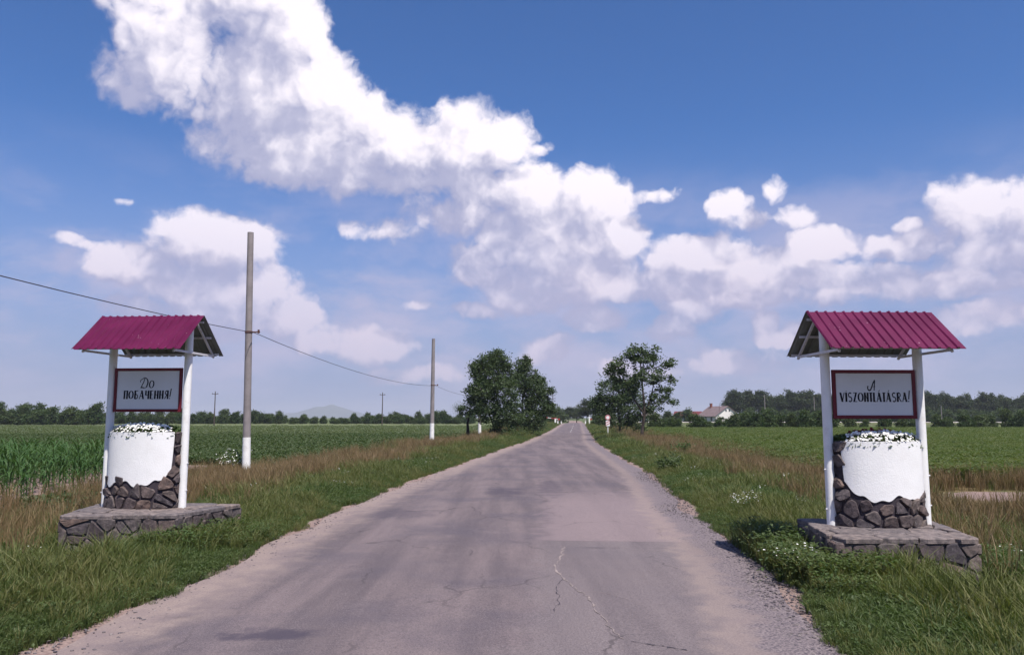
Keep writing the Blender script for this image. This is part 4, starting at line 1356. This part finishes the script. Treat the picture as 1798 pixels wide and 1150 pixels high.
# single trees round the crest and the houses
for (px_, Y, pk, k, s_, sz, lab) in [
        (1030, 205, WOOD, 0, .80, .55, 'rounded dark tree right of the road crest'), (1050, 200, WOOD, 1, .85, .62, 'darker tree half behind the dense roadside tree at the crest'), (1012, 280, WOOD, 2, .9, .50, 'dark tree closing the road beyond the crest'),
        (997, 275, WOOD, 3, .9, .48, 'dark tree beyond the crest, just left of the road end'), (981, 250, BUSH, 1, 1.5, 1.55, 'paler rounded tree left of the road crest'), (962, 185, BUSH, 2, 1.2, 1.1, 'bush left of the crest below the far pole'),
        (1207, 232, BUSH, 3, 1.35, 1.4, 'rounded dark tree left of the red roofed house'), (1186, 240, BUSH, 4, 1.2, 1.15, 'bush seen under the branches of the airy tree'), (1170, 236, BUSH, 5, 1.2, 1.2, 'dark bush behind the airy tree near the shed'),
        (1312, 262, BUSH, 0, 1.6, 1.6, 'bush beside the right corner of the white house'), (945, 150, BUSH, 4, .9, .8, 'bush beside the single white guide post'), (1065, 140, BUSH, 2, 1.0, 1.0, 'bush below the dense tree right of the road'), (1048, 150, BUSH, 3, .8, .7, 'low bush at the right road edge before the crest')]:
    set_tree('far_tree' if pk is WOOD else 'far_bush', pk, k, (px_ - 899) / FPX * Y, Y, s_, sz, px_, lab, 'tree' if pk is WOOD else 'bush', None)

# ------------------------------------------------------------------ ground cover (instanced tufts)
PROTO = bpy.data.collections.new('cover_protos')


def blades(seed, n, h0, h1, spread, width, mat, bend=.5, name='tuft', heads=0, headmat=None):
    fr = np.random.default_rng(seed)
    V, Fc = [], []
    for i in range(n):
        a = fr.uniform(0, 6.283); r = spread * math.sqrt(fr.uniform(0, 1))
        x, y = r * math.cos(a), r * math.sin(a)
        h = fr.uniform(h0, h1); da = a + fr.normal(0, .9); bd = bend * fr.uniform(.2, 1.2) * h
        dx, dy = math.cos(da) * bd, math.sin(da) * bd
        wa = fr.uniform(0, 6.283); wx, wy = math.cos(wa) * width / 2 * fr.uniform(.7, 1.4), math.sin(wa) * width / 2
        b = len(V)
        V += [(x - wx, y - wy, -.02), (x + wx, y + wy, -.02), (x + dx * .35 - wx * .8, y + dy * .35 - wy * .8, h * .6), (x + dx * .35 + wx * .8, y + dy * .35 + wy * .8, h * .6), (x + dx, y + dy, h * (1 - .25 * bend))]
        Fc += [(b, b + 1, b + 3, b + 2), (b + 2, b + 3, b + 4)]
    me = bpy.data.meshes.new(name); me.from_pydata(V, [], Fc); me.materials.append(mat); me.update()
    return proto(name, me)


def proto(name, me):
    o = bpy.data.objects.new(name, me)
    return o


def leaf_tuft(seed, n, h, r, size, mat, name='weed', flowers=0, fmat=None, fsize=.02):
    fr = np.random.default_rng(seed)
    P = np.stack([fr.normal(0, r * .5, n), fr.normal(0, r * .5, n), fr.uniform(.02, 1, n) ** .8 * h], -1)
    d = fr.normal(size=(n, 3)); d[:, 2] = np.abs(d[:, 2]) * .5; d /= np.linalg.norm(d, axis=1)[:, None]
    w = np.cross(d, [0, 0, 1]); w /= np.linalg.norm(w, axis=1)[:, None] + 1e-6
    s = size * fr.uniform(.6, 1.4, n)[:, None]
    V = np.stack([P - d * s * .3, P + w * s * .3 + d * s * .2, P + d * s * .8 - np.array([0, 0, 1]) * s * .25, P - w * s * .3 + d * s * .2], 1).reshape(-1, 3)
    Fl = [tuple(range(4 * i, 4 * i + 4)) for i in range(n)]
    V = [tuple(v) for v in V]; mi = [0] * n
    for _ in range(flowers):
        x, y = fr.normal(0, r * .5), fr.normal(0, r * .5); z = h * fr.uniform(.9, 1.25); b = len(V)
        V += [(x + fsize * math.cos(k * 1.047), y + fsize * math.sin(k * 1.047), z + fr.uniform(-.004, .004)) for k in range(6)] + [(x, y, .0), (x + .004, y, 0), (x, y, z)]
        Fl += [tuple(range(b, b + 6)), (b + 6, b + 7, b + 8)]; mi += [1, 0]
    me = bpy.data.meshes.new(name); me.from_pydata(V, [], Fl); me.materials.append(mat)
    if fmat: me.materials.append(fmat)
    me.polygons.foreach_set('material_index', mi); me.update()
    return proto(name, me)


def corn_leaf_mesh(seed, L=.62, w=.06):
    fr = np.random.default_rng(seed)
    V, Fc = [], []
    n = 6
    for i in range(n + 1):
        f = i / n
        x = L * (f - .12 * f * f); z = L * (.75 * f - 1.05 * f * f)
        ww = w * (1 - f) ** .6 * min(1, .55 + f * 2) * .5
        V += [(x, -ww, z + ww * .35), (x, 0, z), (x, ww, z + ww * .35)]
        if i:
            b = 3 * i
            Fc += [(b - 3, b, b + 1, b - 2), (b - 2, b + 1, b + 2, b - 1)]
    me = bpy.data.meshes.new('corn_leaf'); me.from_pydata(V, [], Fc); me.materials.append(M['corn']); me.update()
    return me


def corn_plant_mesh(seed, H=1.05):
    fr = np.random.default_rng(seed); rnd_ = random.Random(seed)
    leafm = corn_leaf_mesh(seed)
    lv = np.empty(len(leafm.vertices) * 3); leafm.vertices.foreach_get('co', lv); lv = lv.reshape(-1, 3)
    mb = MB(); mb.tube([(0, 0, -.05), (.01, 0, H * .45), (0, .01, H * .8)], [.014, .011, .006], 5)
    for k in range(9):
        a = k * math.pi + fr.normal(0, .5); z = H * (.12 + .075 * k); s_ = (.75 + .35 * math.sin(k / 8 * 3.1)) * fr.uniform(.85, 1.15)
        up = .12 * k
        q = lv * s_; q[:, 2] = q[:, 2] + q[:, 0] * up
        R = np.array([[math.cos(a), -math.sin(a), 0], [math.sin(a), math.cos(a), 0], [0, 0, 1]])
        q = q @ R.T + np.array([0, 0, z])
        mb.add(q.tolist(), [tuple(p.vertices) for p in leafm.polygons])
    me = mb.mesh('corn'); me.materials.append(M['corn'])
    return me


def scatter(name, pts, sc, protos, pick, label, cat, seed):
    """one stuff object: a point mesh whose points carry instances of the protos"""
    n = len(pts)
    fr = np.random.default_rng(seed)
    pts = np.asarray(pts, float)
    z = ground_z(pts[:, 0], pts[:, 1])
    me = bpy.data.meshes.new(name)
    me.vertices.add(n); me.vertices.foreach_set('co', np.stack([pts[:, 0], pts[:, 1], z], -1).astype(np.float32).ravel())
    for nm, typ, val in (('rz', 'FLOAT', fr.uniform(0, 6.283, n)), ('sc', 'FLOAT', sc), ('pick', 'INT', pick)):
        a = me.attributes.new(nm, typ, 'POINT'); a.data.foreach_set('value', np.asarray(val, dtype=np.float32 if typ == 'FLOAT' else np.int32))
    o = link(name, me)
    tag(o, label, cat, None, 'stuff')
    col = bpy.data.collections.new(name + '_protos')
    for i, p in enumerate(protos):
        p2 = bpy.data.objects.new('%s_%02d' % (name, i), p.data); col.objects.link(p2)
    g = bpy.data.node_groups.new(name + '_nodes', 'GeometryNodeTree')
    g.interface.new_socket('Geometry', in_out='INPUT', socket_type='NodeSocketGeometry')
    g.interface.new_socket('Geometry', in_out='OUTPUT', socket_type='NodeSocketGeometry')
    nd = g.nodes; L = g.links
    gi, go = nd.new('NodeGroupInput'), nd.new('NodeGroupOutput')
    m2p = nd.new('GeometryNodeMeshToPoints'); L.new(gi.outputs[0], m2p.inputs[0])
    ci = nd.new('GeometryNodeCollectionInfo'); ci.inputs[0].default_value = col; ci.inputs[1].default_value = True; ci.inputs[2].default_value = True
    iop = nd.new('GeometryNodeInstanceOnPoints'); iop.inputs['Pick Instance'].default_value = True
    L.new(m2p.outputs[0], iop.inputs['Points']); L.new(ci.outputs[0], iop.inputs['Instance'])
    def attr(nm, typ):
        a = nd.new('GeometryNodeInputNamedAttribute'); a.data_type = typ; a.inputs[0].default_value = nm
        return a.outputs[0]
    L.new(attr('pick', 'INT'), iop.inputs['Instance Index'])
    cx = nd.new('ShaderNodeCombineXYZ'); L.new(attr('rz', 'FLOAT'), cx.inputs[2])
    L.new(cx.outputs[0], iop.inputs['Rotation'])
    L.new(attr('sc', 'FLOAT'), iop.inputs['Scale'])
    L.new(iop.outputs[0], go.inputs[0])
    md = o.modifiers.new('cover', 'NODES'); md.node_group = g
    return o


def spread(n, y0, y1, x0f, x1f, fr, power=1.0):
    """random points between two edge curves, denser near the camera"""
    y = y0 + (y1 - y0) * fr.uniform(0, 1, n) ** power
    a, b = x0f(y), x1f(y)
    return np.stack([a + (b - a) * fr.uniform(0, 1, n), y], -1)


def in_plinth(x, y):
    l = (x > -6.12) & (x < -4.05) & (y > 10.62) & (y < 12.1) & (x < -4.44 + (y - 10.7) * .33)
    r = (x > 3.40 + (y - 8.6) * .1) & (x < 5.1) & (y > 8.62) & (y < 10.3)
    return l | r


FR = np.random.default_rng(99)
G = [blades(100 + i, 34, .10, .26, .13, .012, M['grass'], .7) for i in range(3)]
GL_ = [blades(110 + i, 34, .14, .34, .13, .013, M['grass_lush'], .7) for i in range(3)]
WD = [leaf_tuft(120 + i, 60, .20, .20, .055, M['weed']) for i in range(3)]
DR = [blades(130 + i, 34, .30, .72, .14, .010, M['dry'], .35) for i in range(4)]
GT = [blades(140 + i, 26, .25, .50, .12, .012, M['grass'], .5) for i in range(2)]
CROP = [blades(150 + i, 34, .22, .58, .26, .036, M['crop'], .8) for i in range(2)] + [leaf_tuft(155, 60, .45, .34, .11, M['crop'])]
CROPD = [leaf_tuft(160 + i, 64, .26, .34, .10, M['cropdark']) for i in range(3)]
DAISY = [leaf_tuft(170 + i, 14, .26, .22, .06, M['weed'], flowers=6, fmat=M['petal'], fsize=.012) for i in range(2)]

# verge grass, both sides
pts, sc, pk = [], [], []
protos = G + GL_ + WD + GT
for side in (-1, 1):
    for (n, y0, y1, wd, pw, s0) in ((38000, 4.6, 16, 5.2, 1.15, .85), (24000, 16, 40, 5.4, 1.3, 1.0), (14000, 40, 120, 7.0, 1.3, 1.35), (3500, 110, 178, 8.0, 1.2, 1.6)):
        if side < 0: p = spread(n, y0, y1, lambda y: edgeL(y) - wd, lambda y: edgeL(y) + .10, FR, pw)
        else: p = spread(n, y0, y1, lambda y: edgeR(y) - .10, lambda y: edgeR(y) + wd, FR, pw)
        x, y = p[:, 0], p[:, 1]
        d = verge(x, y)
        # ragged road edge, thinner and shorter there; less green in the dry strip
        w_ = wob(x, y, 1.3)
        ok = (d + .15 * w_ + .14 * wob(x, y, 4.1) > .04) & ~in_plinth(x, y) & (bare_patch(x, y) < .3)
        ok &= FR.uniform(0, 1, n) < np.clip(.35 + d * 1.6, 0, 1)
        dryz = sstep(d, 1.9, 3.4) * (y > 13 if side < 0 else y > 11) * (1 - sstep(d, 6.2, 7.4))
        ok &= FR.uniform(0, 1, n) > dryz * (.55 + .2 * w_)
        p, d, y, x, w_ = p[ok], d[ok], y[ok], x[ok], w_[ok]
        k = len(p)
        s_ = s0 * FR.uniform(.65, 1.25, k) * np.clip(.38 + .5 * d, .38, 1.0) * np.where(y < 10, 1.18, 1.0)
        low_ = ((x > 4.15) & (x < 5.3) & (y > 7.2) & (y < 8.65)) | ((x > -6.3) & (x < -4.95) & (y > 9.3) & (y < 10.7))
        s_ = np.where(low_, s_ * .30, s_)
        lush = np.clip(.35 + .5 * w_ + .25 * (y < 10), 0, 1)
        r_ = FR.uniform(0, 1, k)
        idx_ = np.where(r_ < .24 + .14 * w_, 6 + FR.integers(0, 3, k), np.where(r_ < .34, 9 + FR.integers(0, 2, k), np.where(FR.uniform(0, 1, k) < lush, 3 + FR.integers(0, 3, k), FR.integers(0, 3, k))))
        pts.append(p); sc.append(s_); pk.append(idx_)
scatter('verge_grass', np.concatenate(pts), np.concatenate(sc), protos, np.concatenate(pk), 'short green roadside grass and weeds on both verges', 'grass', 1)

# rank growth against the plinths
pts = []
for (x0, x1, y0, y1, n, s_) in ((3.1, 3.85, 8.1, 8.55, 200, .72), (3.75, 4.3, 8.1, 8.5, 90, .45), (3.1, 3.7, 9.8, 11.4, 90, .85), (3.0, 3.5, 8.5, 10.3, 150, .75), (3.0, 3.7, 7.7, 8.2, 80, .55), (-4.75, -3.85, 10.1, 11.9, 260, .72), (-5.0, -4.4, 10.0, 10.5, 90, .45), (-3.9, -3.5, 10.6, 12.4, 80, .5),
                                (5.2, 5.9, 8.3, 10.3, 160, .7), (3.4, 5.6, 6.2, 7.6, 300, .34), (-6.6, -4.6, 6.6, 9.2, 500, .38)):
    q = np.stack([FR.uniform(x0, x1, n), FR.uniform(y0, y1, n), s_ * FR.uniform(.7, 1.25, n)], -1)
    pts.append(q)
pts = np.concatenate(pts); pts = pts[~in_plinth(pts[:, 0], pts[:, 1])]
RANK = [leaf_tuft(180 + i, 80, .42, .22, .055, M['weed']) for i in range(3)] + [blades(190 + i, 40, .25, .52, .14, .011, M['grass'], .55) for i in range(2)]
scatter('rank_weeds', pts[:, :2], pts[:, 2], RANK, np.where(FR.uniform(0, 1, len(pts)) < .45, FR.integers(0, 3, len(pts)), 3 + FR.integers(0, 2, len(pts))), 'taller leafy weeds crowding round the stone plinths', 'weeds', 2)

# dry straw strip and headland
pts = []
for side in (-1, 1):
    for (n, y0, y1, pw) in ((9000, 7.5, 24, 1.0), (9000, 22, 60, 1.3), (3500, 55, 130, 1.2)):
        if side < 0: p = spread(n, y0, y1, lambda y: edgeL(y) - 6.6, lambda y: edgeL(y) - 1.7, FR, pw)
        else: p = spread(n, y0, y1, lambda y: edgeR(y) + 1.9, lambda y: edgeR(y) + np.where(y < 21, 15.0, 6.6), FR, pw)
        pts.append(p)
pts = np.concatenate(pts); x, y = pts[:, 0], pts[:, 1]; d = verge(x, y)
core = np.exp(-((d - 4.4) / 1.5) ** 2); core = np.where((x > edgeR(y)) & (y < 22) & (d > 4), .8, core); core = np.where((x < 0) & (y < 17), core * .30, core)
ok = (FR.uniform(0, 1, len(pts)) < core * (.72 + .40 * wob(x, y, .8))) & ~in_plinth(x, y) & (bare_patch(x, y) < .35)
ok &= ~((x < 0) & (y < 9.5) & (d < 3.0))
ok &= ~((((x - _bp.x - .8) / 3.2) ** 2 + ((y - _bp.y + 1.6) / 3.0) ** 2 < 1) & (FR.uniform(0, 1, len(pts)) < .93))
pts = pts[ok]
k = len(pts)
scatter('dry_grass', pts, FR.uniform(.6, 1.1, k) * np.where(pts[:, 1] > 40, 1.15, 1.0), DR + GT, np.where(FR.uniform(0, 1, k) < .68, FR.integers(0, 4, k), 4 + FR.integers(0, 2, k)), 'tall straw-brown dry grass in strips between verge and fields', 'grass', 3)

# right field: leafy crop in rows
pts = []
for (n, y0, y1, wd) in ((24000, 20.5, 45, 34), (26000, 42, 112, 78)):
    p = spread(n, y0, y1, lambda y: edgeR(y) + 5.4 + .5 * wob(y * 0, y, .5), lambda y: np.minimum(edgeR(y) + wd, .72 * y + 4), FR, 1.1)
    p[:, 0] = np.round(p[:, 0] / .7) * .7 + FR.normal(0, .10, n)
    pts.append(p)
pts = np.concatenate(pts); pts = pts[bare_patch(pts[:, 0], pts[:, 1]) < .3]
k = len(pts)
scatter('right_field_crop', pts, FR.uniform(.7, 1.2, k) * np.where(pts[:, 1] > 45, 1.05, .95), CROP + G, np.where(FR.uniform(0, 1, k) < .85, FR.integers(0, 3, k), 3 + FR.integers(0, 3, k)), 'green leafy crop filling the field on the right', 'crop', 4)

# left field: low dark crop
pts = []
for (n, y0, y1, wd) in ((14000, 15, 45, 26), (16000, 42, 75, 60)):
    p = spread(n, y0, y1, lambda y: np.maximum(edgeL(y) - wd, -.72 * y - 4), lambda y: edgeL(y) - 5.6 + .5 * wob(y * 0, y, .5), FR, 1.1)
    pts.append(p)
pts = np.concatenate(pts)
pts = pts[~((pts[:, 0] < -9.2) & (pts[:, 1] < 30))]
k = len(pts)
scatter('left_field_crop', pts, FR.uniform(.7, 1.15, k) * np.where(pts[:, 1] > 45, 1.1, 1.0), CROPD + G, np.where(FR.uniform(0, 1, k) < .8, FR.integers(0, 3, k), 3 + FR.integers(0, 3, k)), 'low dark green crop filling the field on the left', 'crop', 5)
# pale flowering strip further out on the left
p = spread(5000, 75, 150, lambda y: -.72 * y - 4, lambda y: edgeL(y) - 7, FR, 1.0)
PALE = [leaf_tuft(200 + i, 40, .45, .5, .22, leafy('pale_crop%d' % i, [(.10, .135, .07), (.13, .15, .09)])) for i in range(2)]
scatter('pale_field_strip', p, FR.uniform(.6, 1.1, len(p)), PALE, FR.integers(0, 2, len(p)), 'paler grey-green crop strip before the left tree belt', 'crop', 6)

# daisies and yellow-white wild flowers
pts = [np.stack([FR.normal(3.25, .2, 6), FR.normal(8.75, .3, 6)], -1), np.stack([FR.normal(gnd(1310, 905).x, .30, 12), FR.normal(gnd(1310, 905).y, .4, 12)], -1),
       np.stack([FR.normal(gnd(1190, 815).x, .6, 8), FR.normal(gnd(1190, 815).y, 2.5, 8)], -1),
       spread(22, 6.5, 30, lambda y: edgeR(y) + .4, lambda y: edgeR(y) + 3.5, FR), spread(22, 7, 30, lambda y: edgeL(y) - 4.0, lambda y: edgeL(y) - .5, FR)]
pts = np.concatenate(pts); pts = pts[~in_plinth(pts[:, 0], pts[:, 1])]
scatter('wild_daisies', pts, FR.uniform(.8, 1.4, len(pts)), DAISY, FR.integers(0, 2, len(pts)), 'small white wild flowers dotted through the verge grass', 'flowers', 7)

# loose gravel on the shoulders
def pebble(seed):
    fr = np.random.default_rng(seed)
    bm = bmesh.new(); bmesh.ops.create_icosphere(bm, subdivisions=1, radius=.016)
    for v in bm.verts: v.co *= float(fr.uniform(.65, 1.3)); v.co.z *= .65
    me = bpy.data.meshes.new('pebble'); bm.to_mesh(me); bm.free(); me.materials.append(M['pebble'])
    return proto('pebble', me)


p = spread(5200, 5.0, 26, lambda y: edgeR(y) - .75, lambda y: edgeR(y) + .12, FR, 1.5)
p2 = spread(900, 5.0, 26, lambda y: edgeL(y) - .05, lambda y: edgeL(y) + .6, FR, 1.5)
p = np.concatenate([p, p2])
g_ = scatter('shoulder_gravel', p, FR.uniform(.25, 1.0, len(p)) ** 1.5 + .2, [pebble(i) for i in range(4)], FR.integers(0, 4, len(p)), 'loose grey gravel along the road shoulders', 'gravel', 8)
for v_, (x, y) in zip(g_.data.vertices, p): v_.co.z = float(roadz(y)) + .018

# corn: the plants at the near edge of the patch are single things, the rest one mass
cl = [corn_leaf_mesh(300 + i) for i in range(3)]
sb = MB(); sb.tube([(0, 0, -.05), (.01, 0, .5), (0, .01, .9)], [.015, .012, .006], 6)
stalk_me = sb.mesh('stalk'); stalk_me.materials.append(M['corn'])
rc = random.Random(8)
rows = []
for j in range(4):
    for i in range(22):
        rows.append((-10.35 - .62 * j + rc.uniform(-.12, .12), 15.2 + .30 * i + .55 * j + rc.uniform(-.1, .1)))
for (x, y) in rows:
    r_ = tag(empty('corn_plant', (x, y, float(ground_z(x, y))), rc.uniform(0, 6.28)), 'waist-high green corn plant in the near rows of the corn patch at far left', 'corn', 'corn plants at the edge of the patch')
    s_ = rc.uniform(.72, 1.02); r_.scale = (s_, s_, s_ * rc.uniform(.9, 1.1))
    link('stalk', stalk_me, None, r_)
    for k in range(8):
        o = link('leaf', cl[k % 3], None, r_, (0, 0, .14 + .085 * k))
        o.rotation_euler = (0, -.12 * k + rc.uniform(-.15, .15), k * math.pi + rc.gauss(0, .5))
        f_ = .7 + .4 * math.sin(k / 7 * 3); o.scale = (f_, f_, f_)
cp = [proto('corn', corn_plant_mesh(320 + i)) for i in range(4)]
pts = []
for j in range(4, 40):
    for i in range(48):
        pts.append((-10.35 - .62 * j + rc.uniform(-.12, .12), 13.6 + .30 * i + rc.uniform(-.1, .1) + .55 * min(j, 4)))
pts = np.array(pts)
scatter('corn_field', pts, FR.uniform(.74, 1.02, len(pts)), cp, FR.integers(0, 4, len(pts)), 'rows of green corn behind the first plants at far left', 'corn', 9)


# single weeds and shrubs that stand out
def weed_bush(name, x, y, h, r, label, flowers=False, seed=1, mat='weed'):
    root = tag(empty(name, (x, y, float(ground_z(x, y)))), label, 'plant')
    fr = np.random.default_rng(seed)
    mb = MB(); pts_ = []
    for k in range(16):
        a = fr.uniform(0, 6.28); q = Vector((math.cos(a) * r * fr.uniform(.2, 1), math.sin(a) * r * fr.uniform(.2, 1), h * fr.uniform(.55, 1)))
        mb.tube([(0, 0, -.05), q * .5 + Vector((0, 0, .08 * h)), q], [.010, .008, .004], 4, caps=False)
        m_ = fr.normal(size=(34, 3)) * np.array([r * .22, r * .22, h * .16]) + np.array(q) * fr.uniform(.55, 1.0, 34)[:, None]
        pts_.append(m_)
    mb.build('stems', M[mat], root)
    P = np.concatenate(pts_); P = P[P[:, 2] > .03]
    leaf_cloud('foliage', P, .085, M[mat], root, fr)
    if flowers:
        n = 220
        top = P[P[:, 2] > h * .45]; q = top[fr.integers(0, len(top), n)] + fr.normal(0, .03, (n, 3)) + np.array([0, 0, .05])
        leaf_cloud('blossom', q, .045, M['petal'], root, fr)


b = gnd(408, 836); weed_bush('flowering_shrub', b.x, b.y, .75, .50, 'bushy weed with cloudy white blossom left of the tall pole foot', True, 3)
b = gnd(462, 838); weed_bush('flowering_shrub', b.x, b.y, .35, .25, 'small white flowering weed right of the tall pole foot', True, 4)
b = gnd(1200, 803); weed_bush('leafy_shrub', b.x, b.y, .65, .55, 'bright green leafy shrub at the right ditch beyond the sign', False, 5)
b = gnd(790, 778); weed_bush('leafy_shrub', b.x, b.y, .9, .9, 'bright leafy weed right of the second concrete pole', False, 6)
b = gnd(915, 770); weed_bush('leafy_shrub', b.x, b.y, 1.0, 1.2, 'leafy shrub at the foot of the left roadside clump', False, 7)
b = gnd(1240, 830); weed_bush('leafy_shrub', b.x - 1.2, b.y, .5, .35, 'pale tall weed at the right road edge past the gravel', False, 8)

# ------------------------------------------------------------------ summer haze over the plain
mb = MB(); mb.box((0, 4520, 56), (18100, 9200, 120))
hz = bpy.data.materials.new('air_haze'); hz.use_nodes = True
hz.node_tree.nodes.clear()
t = NT(hz.node_tree)
pv = t.n('ShaderNodeVolumePrincipled', {'Color': (.86, .90, 1.0), 'Density': 1.9e-4, 'Anisotropy': .1})
oo = hz.node_tree.nodes.new('ShaderNodeOutputMaterial'); t.link(pv.outputs[0], oo.inputs['Volume'])
tag(mb.build('haze', hz), 'thin bluish summer haze over the plain', 'haze', None, 'stuff')
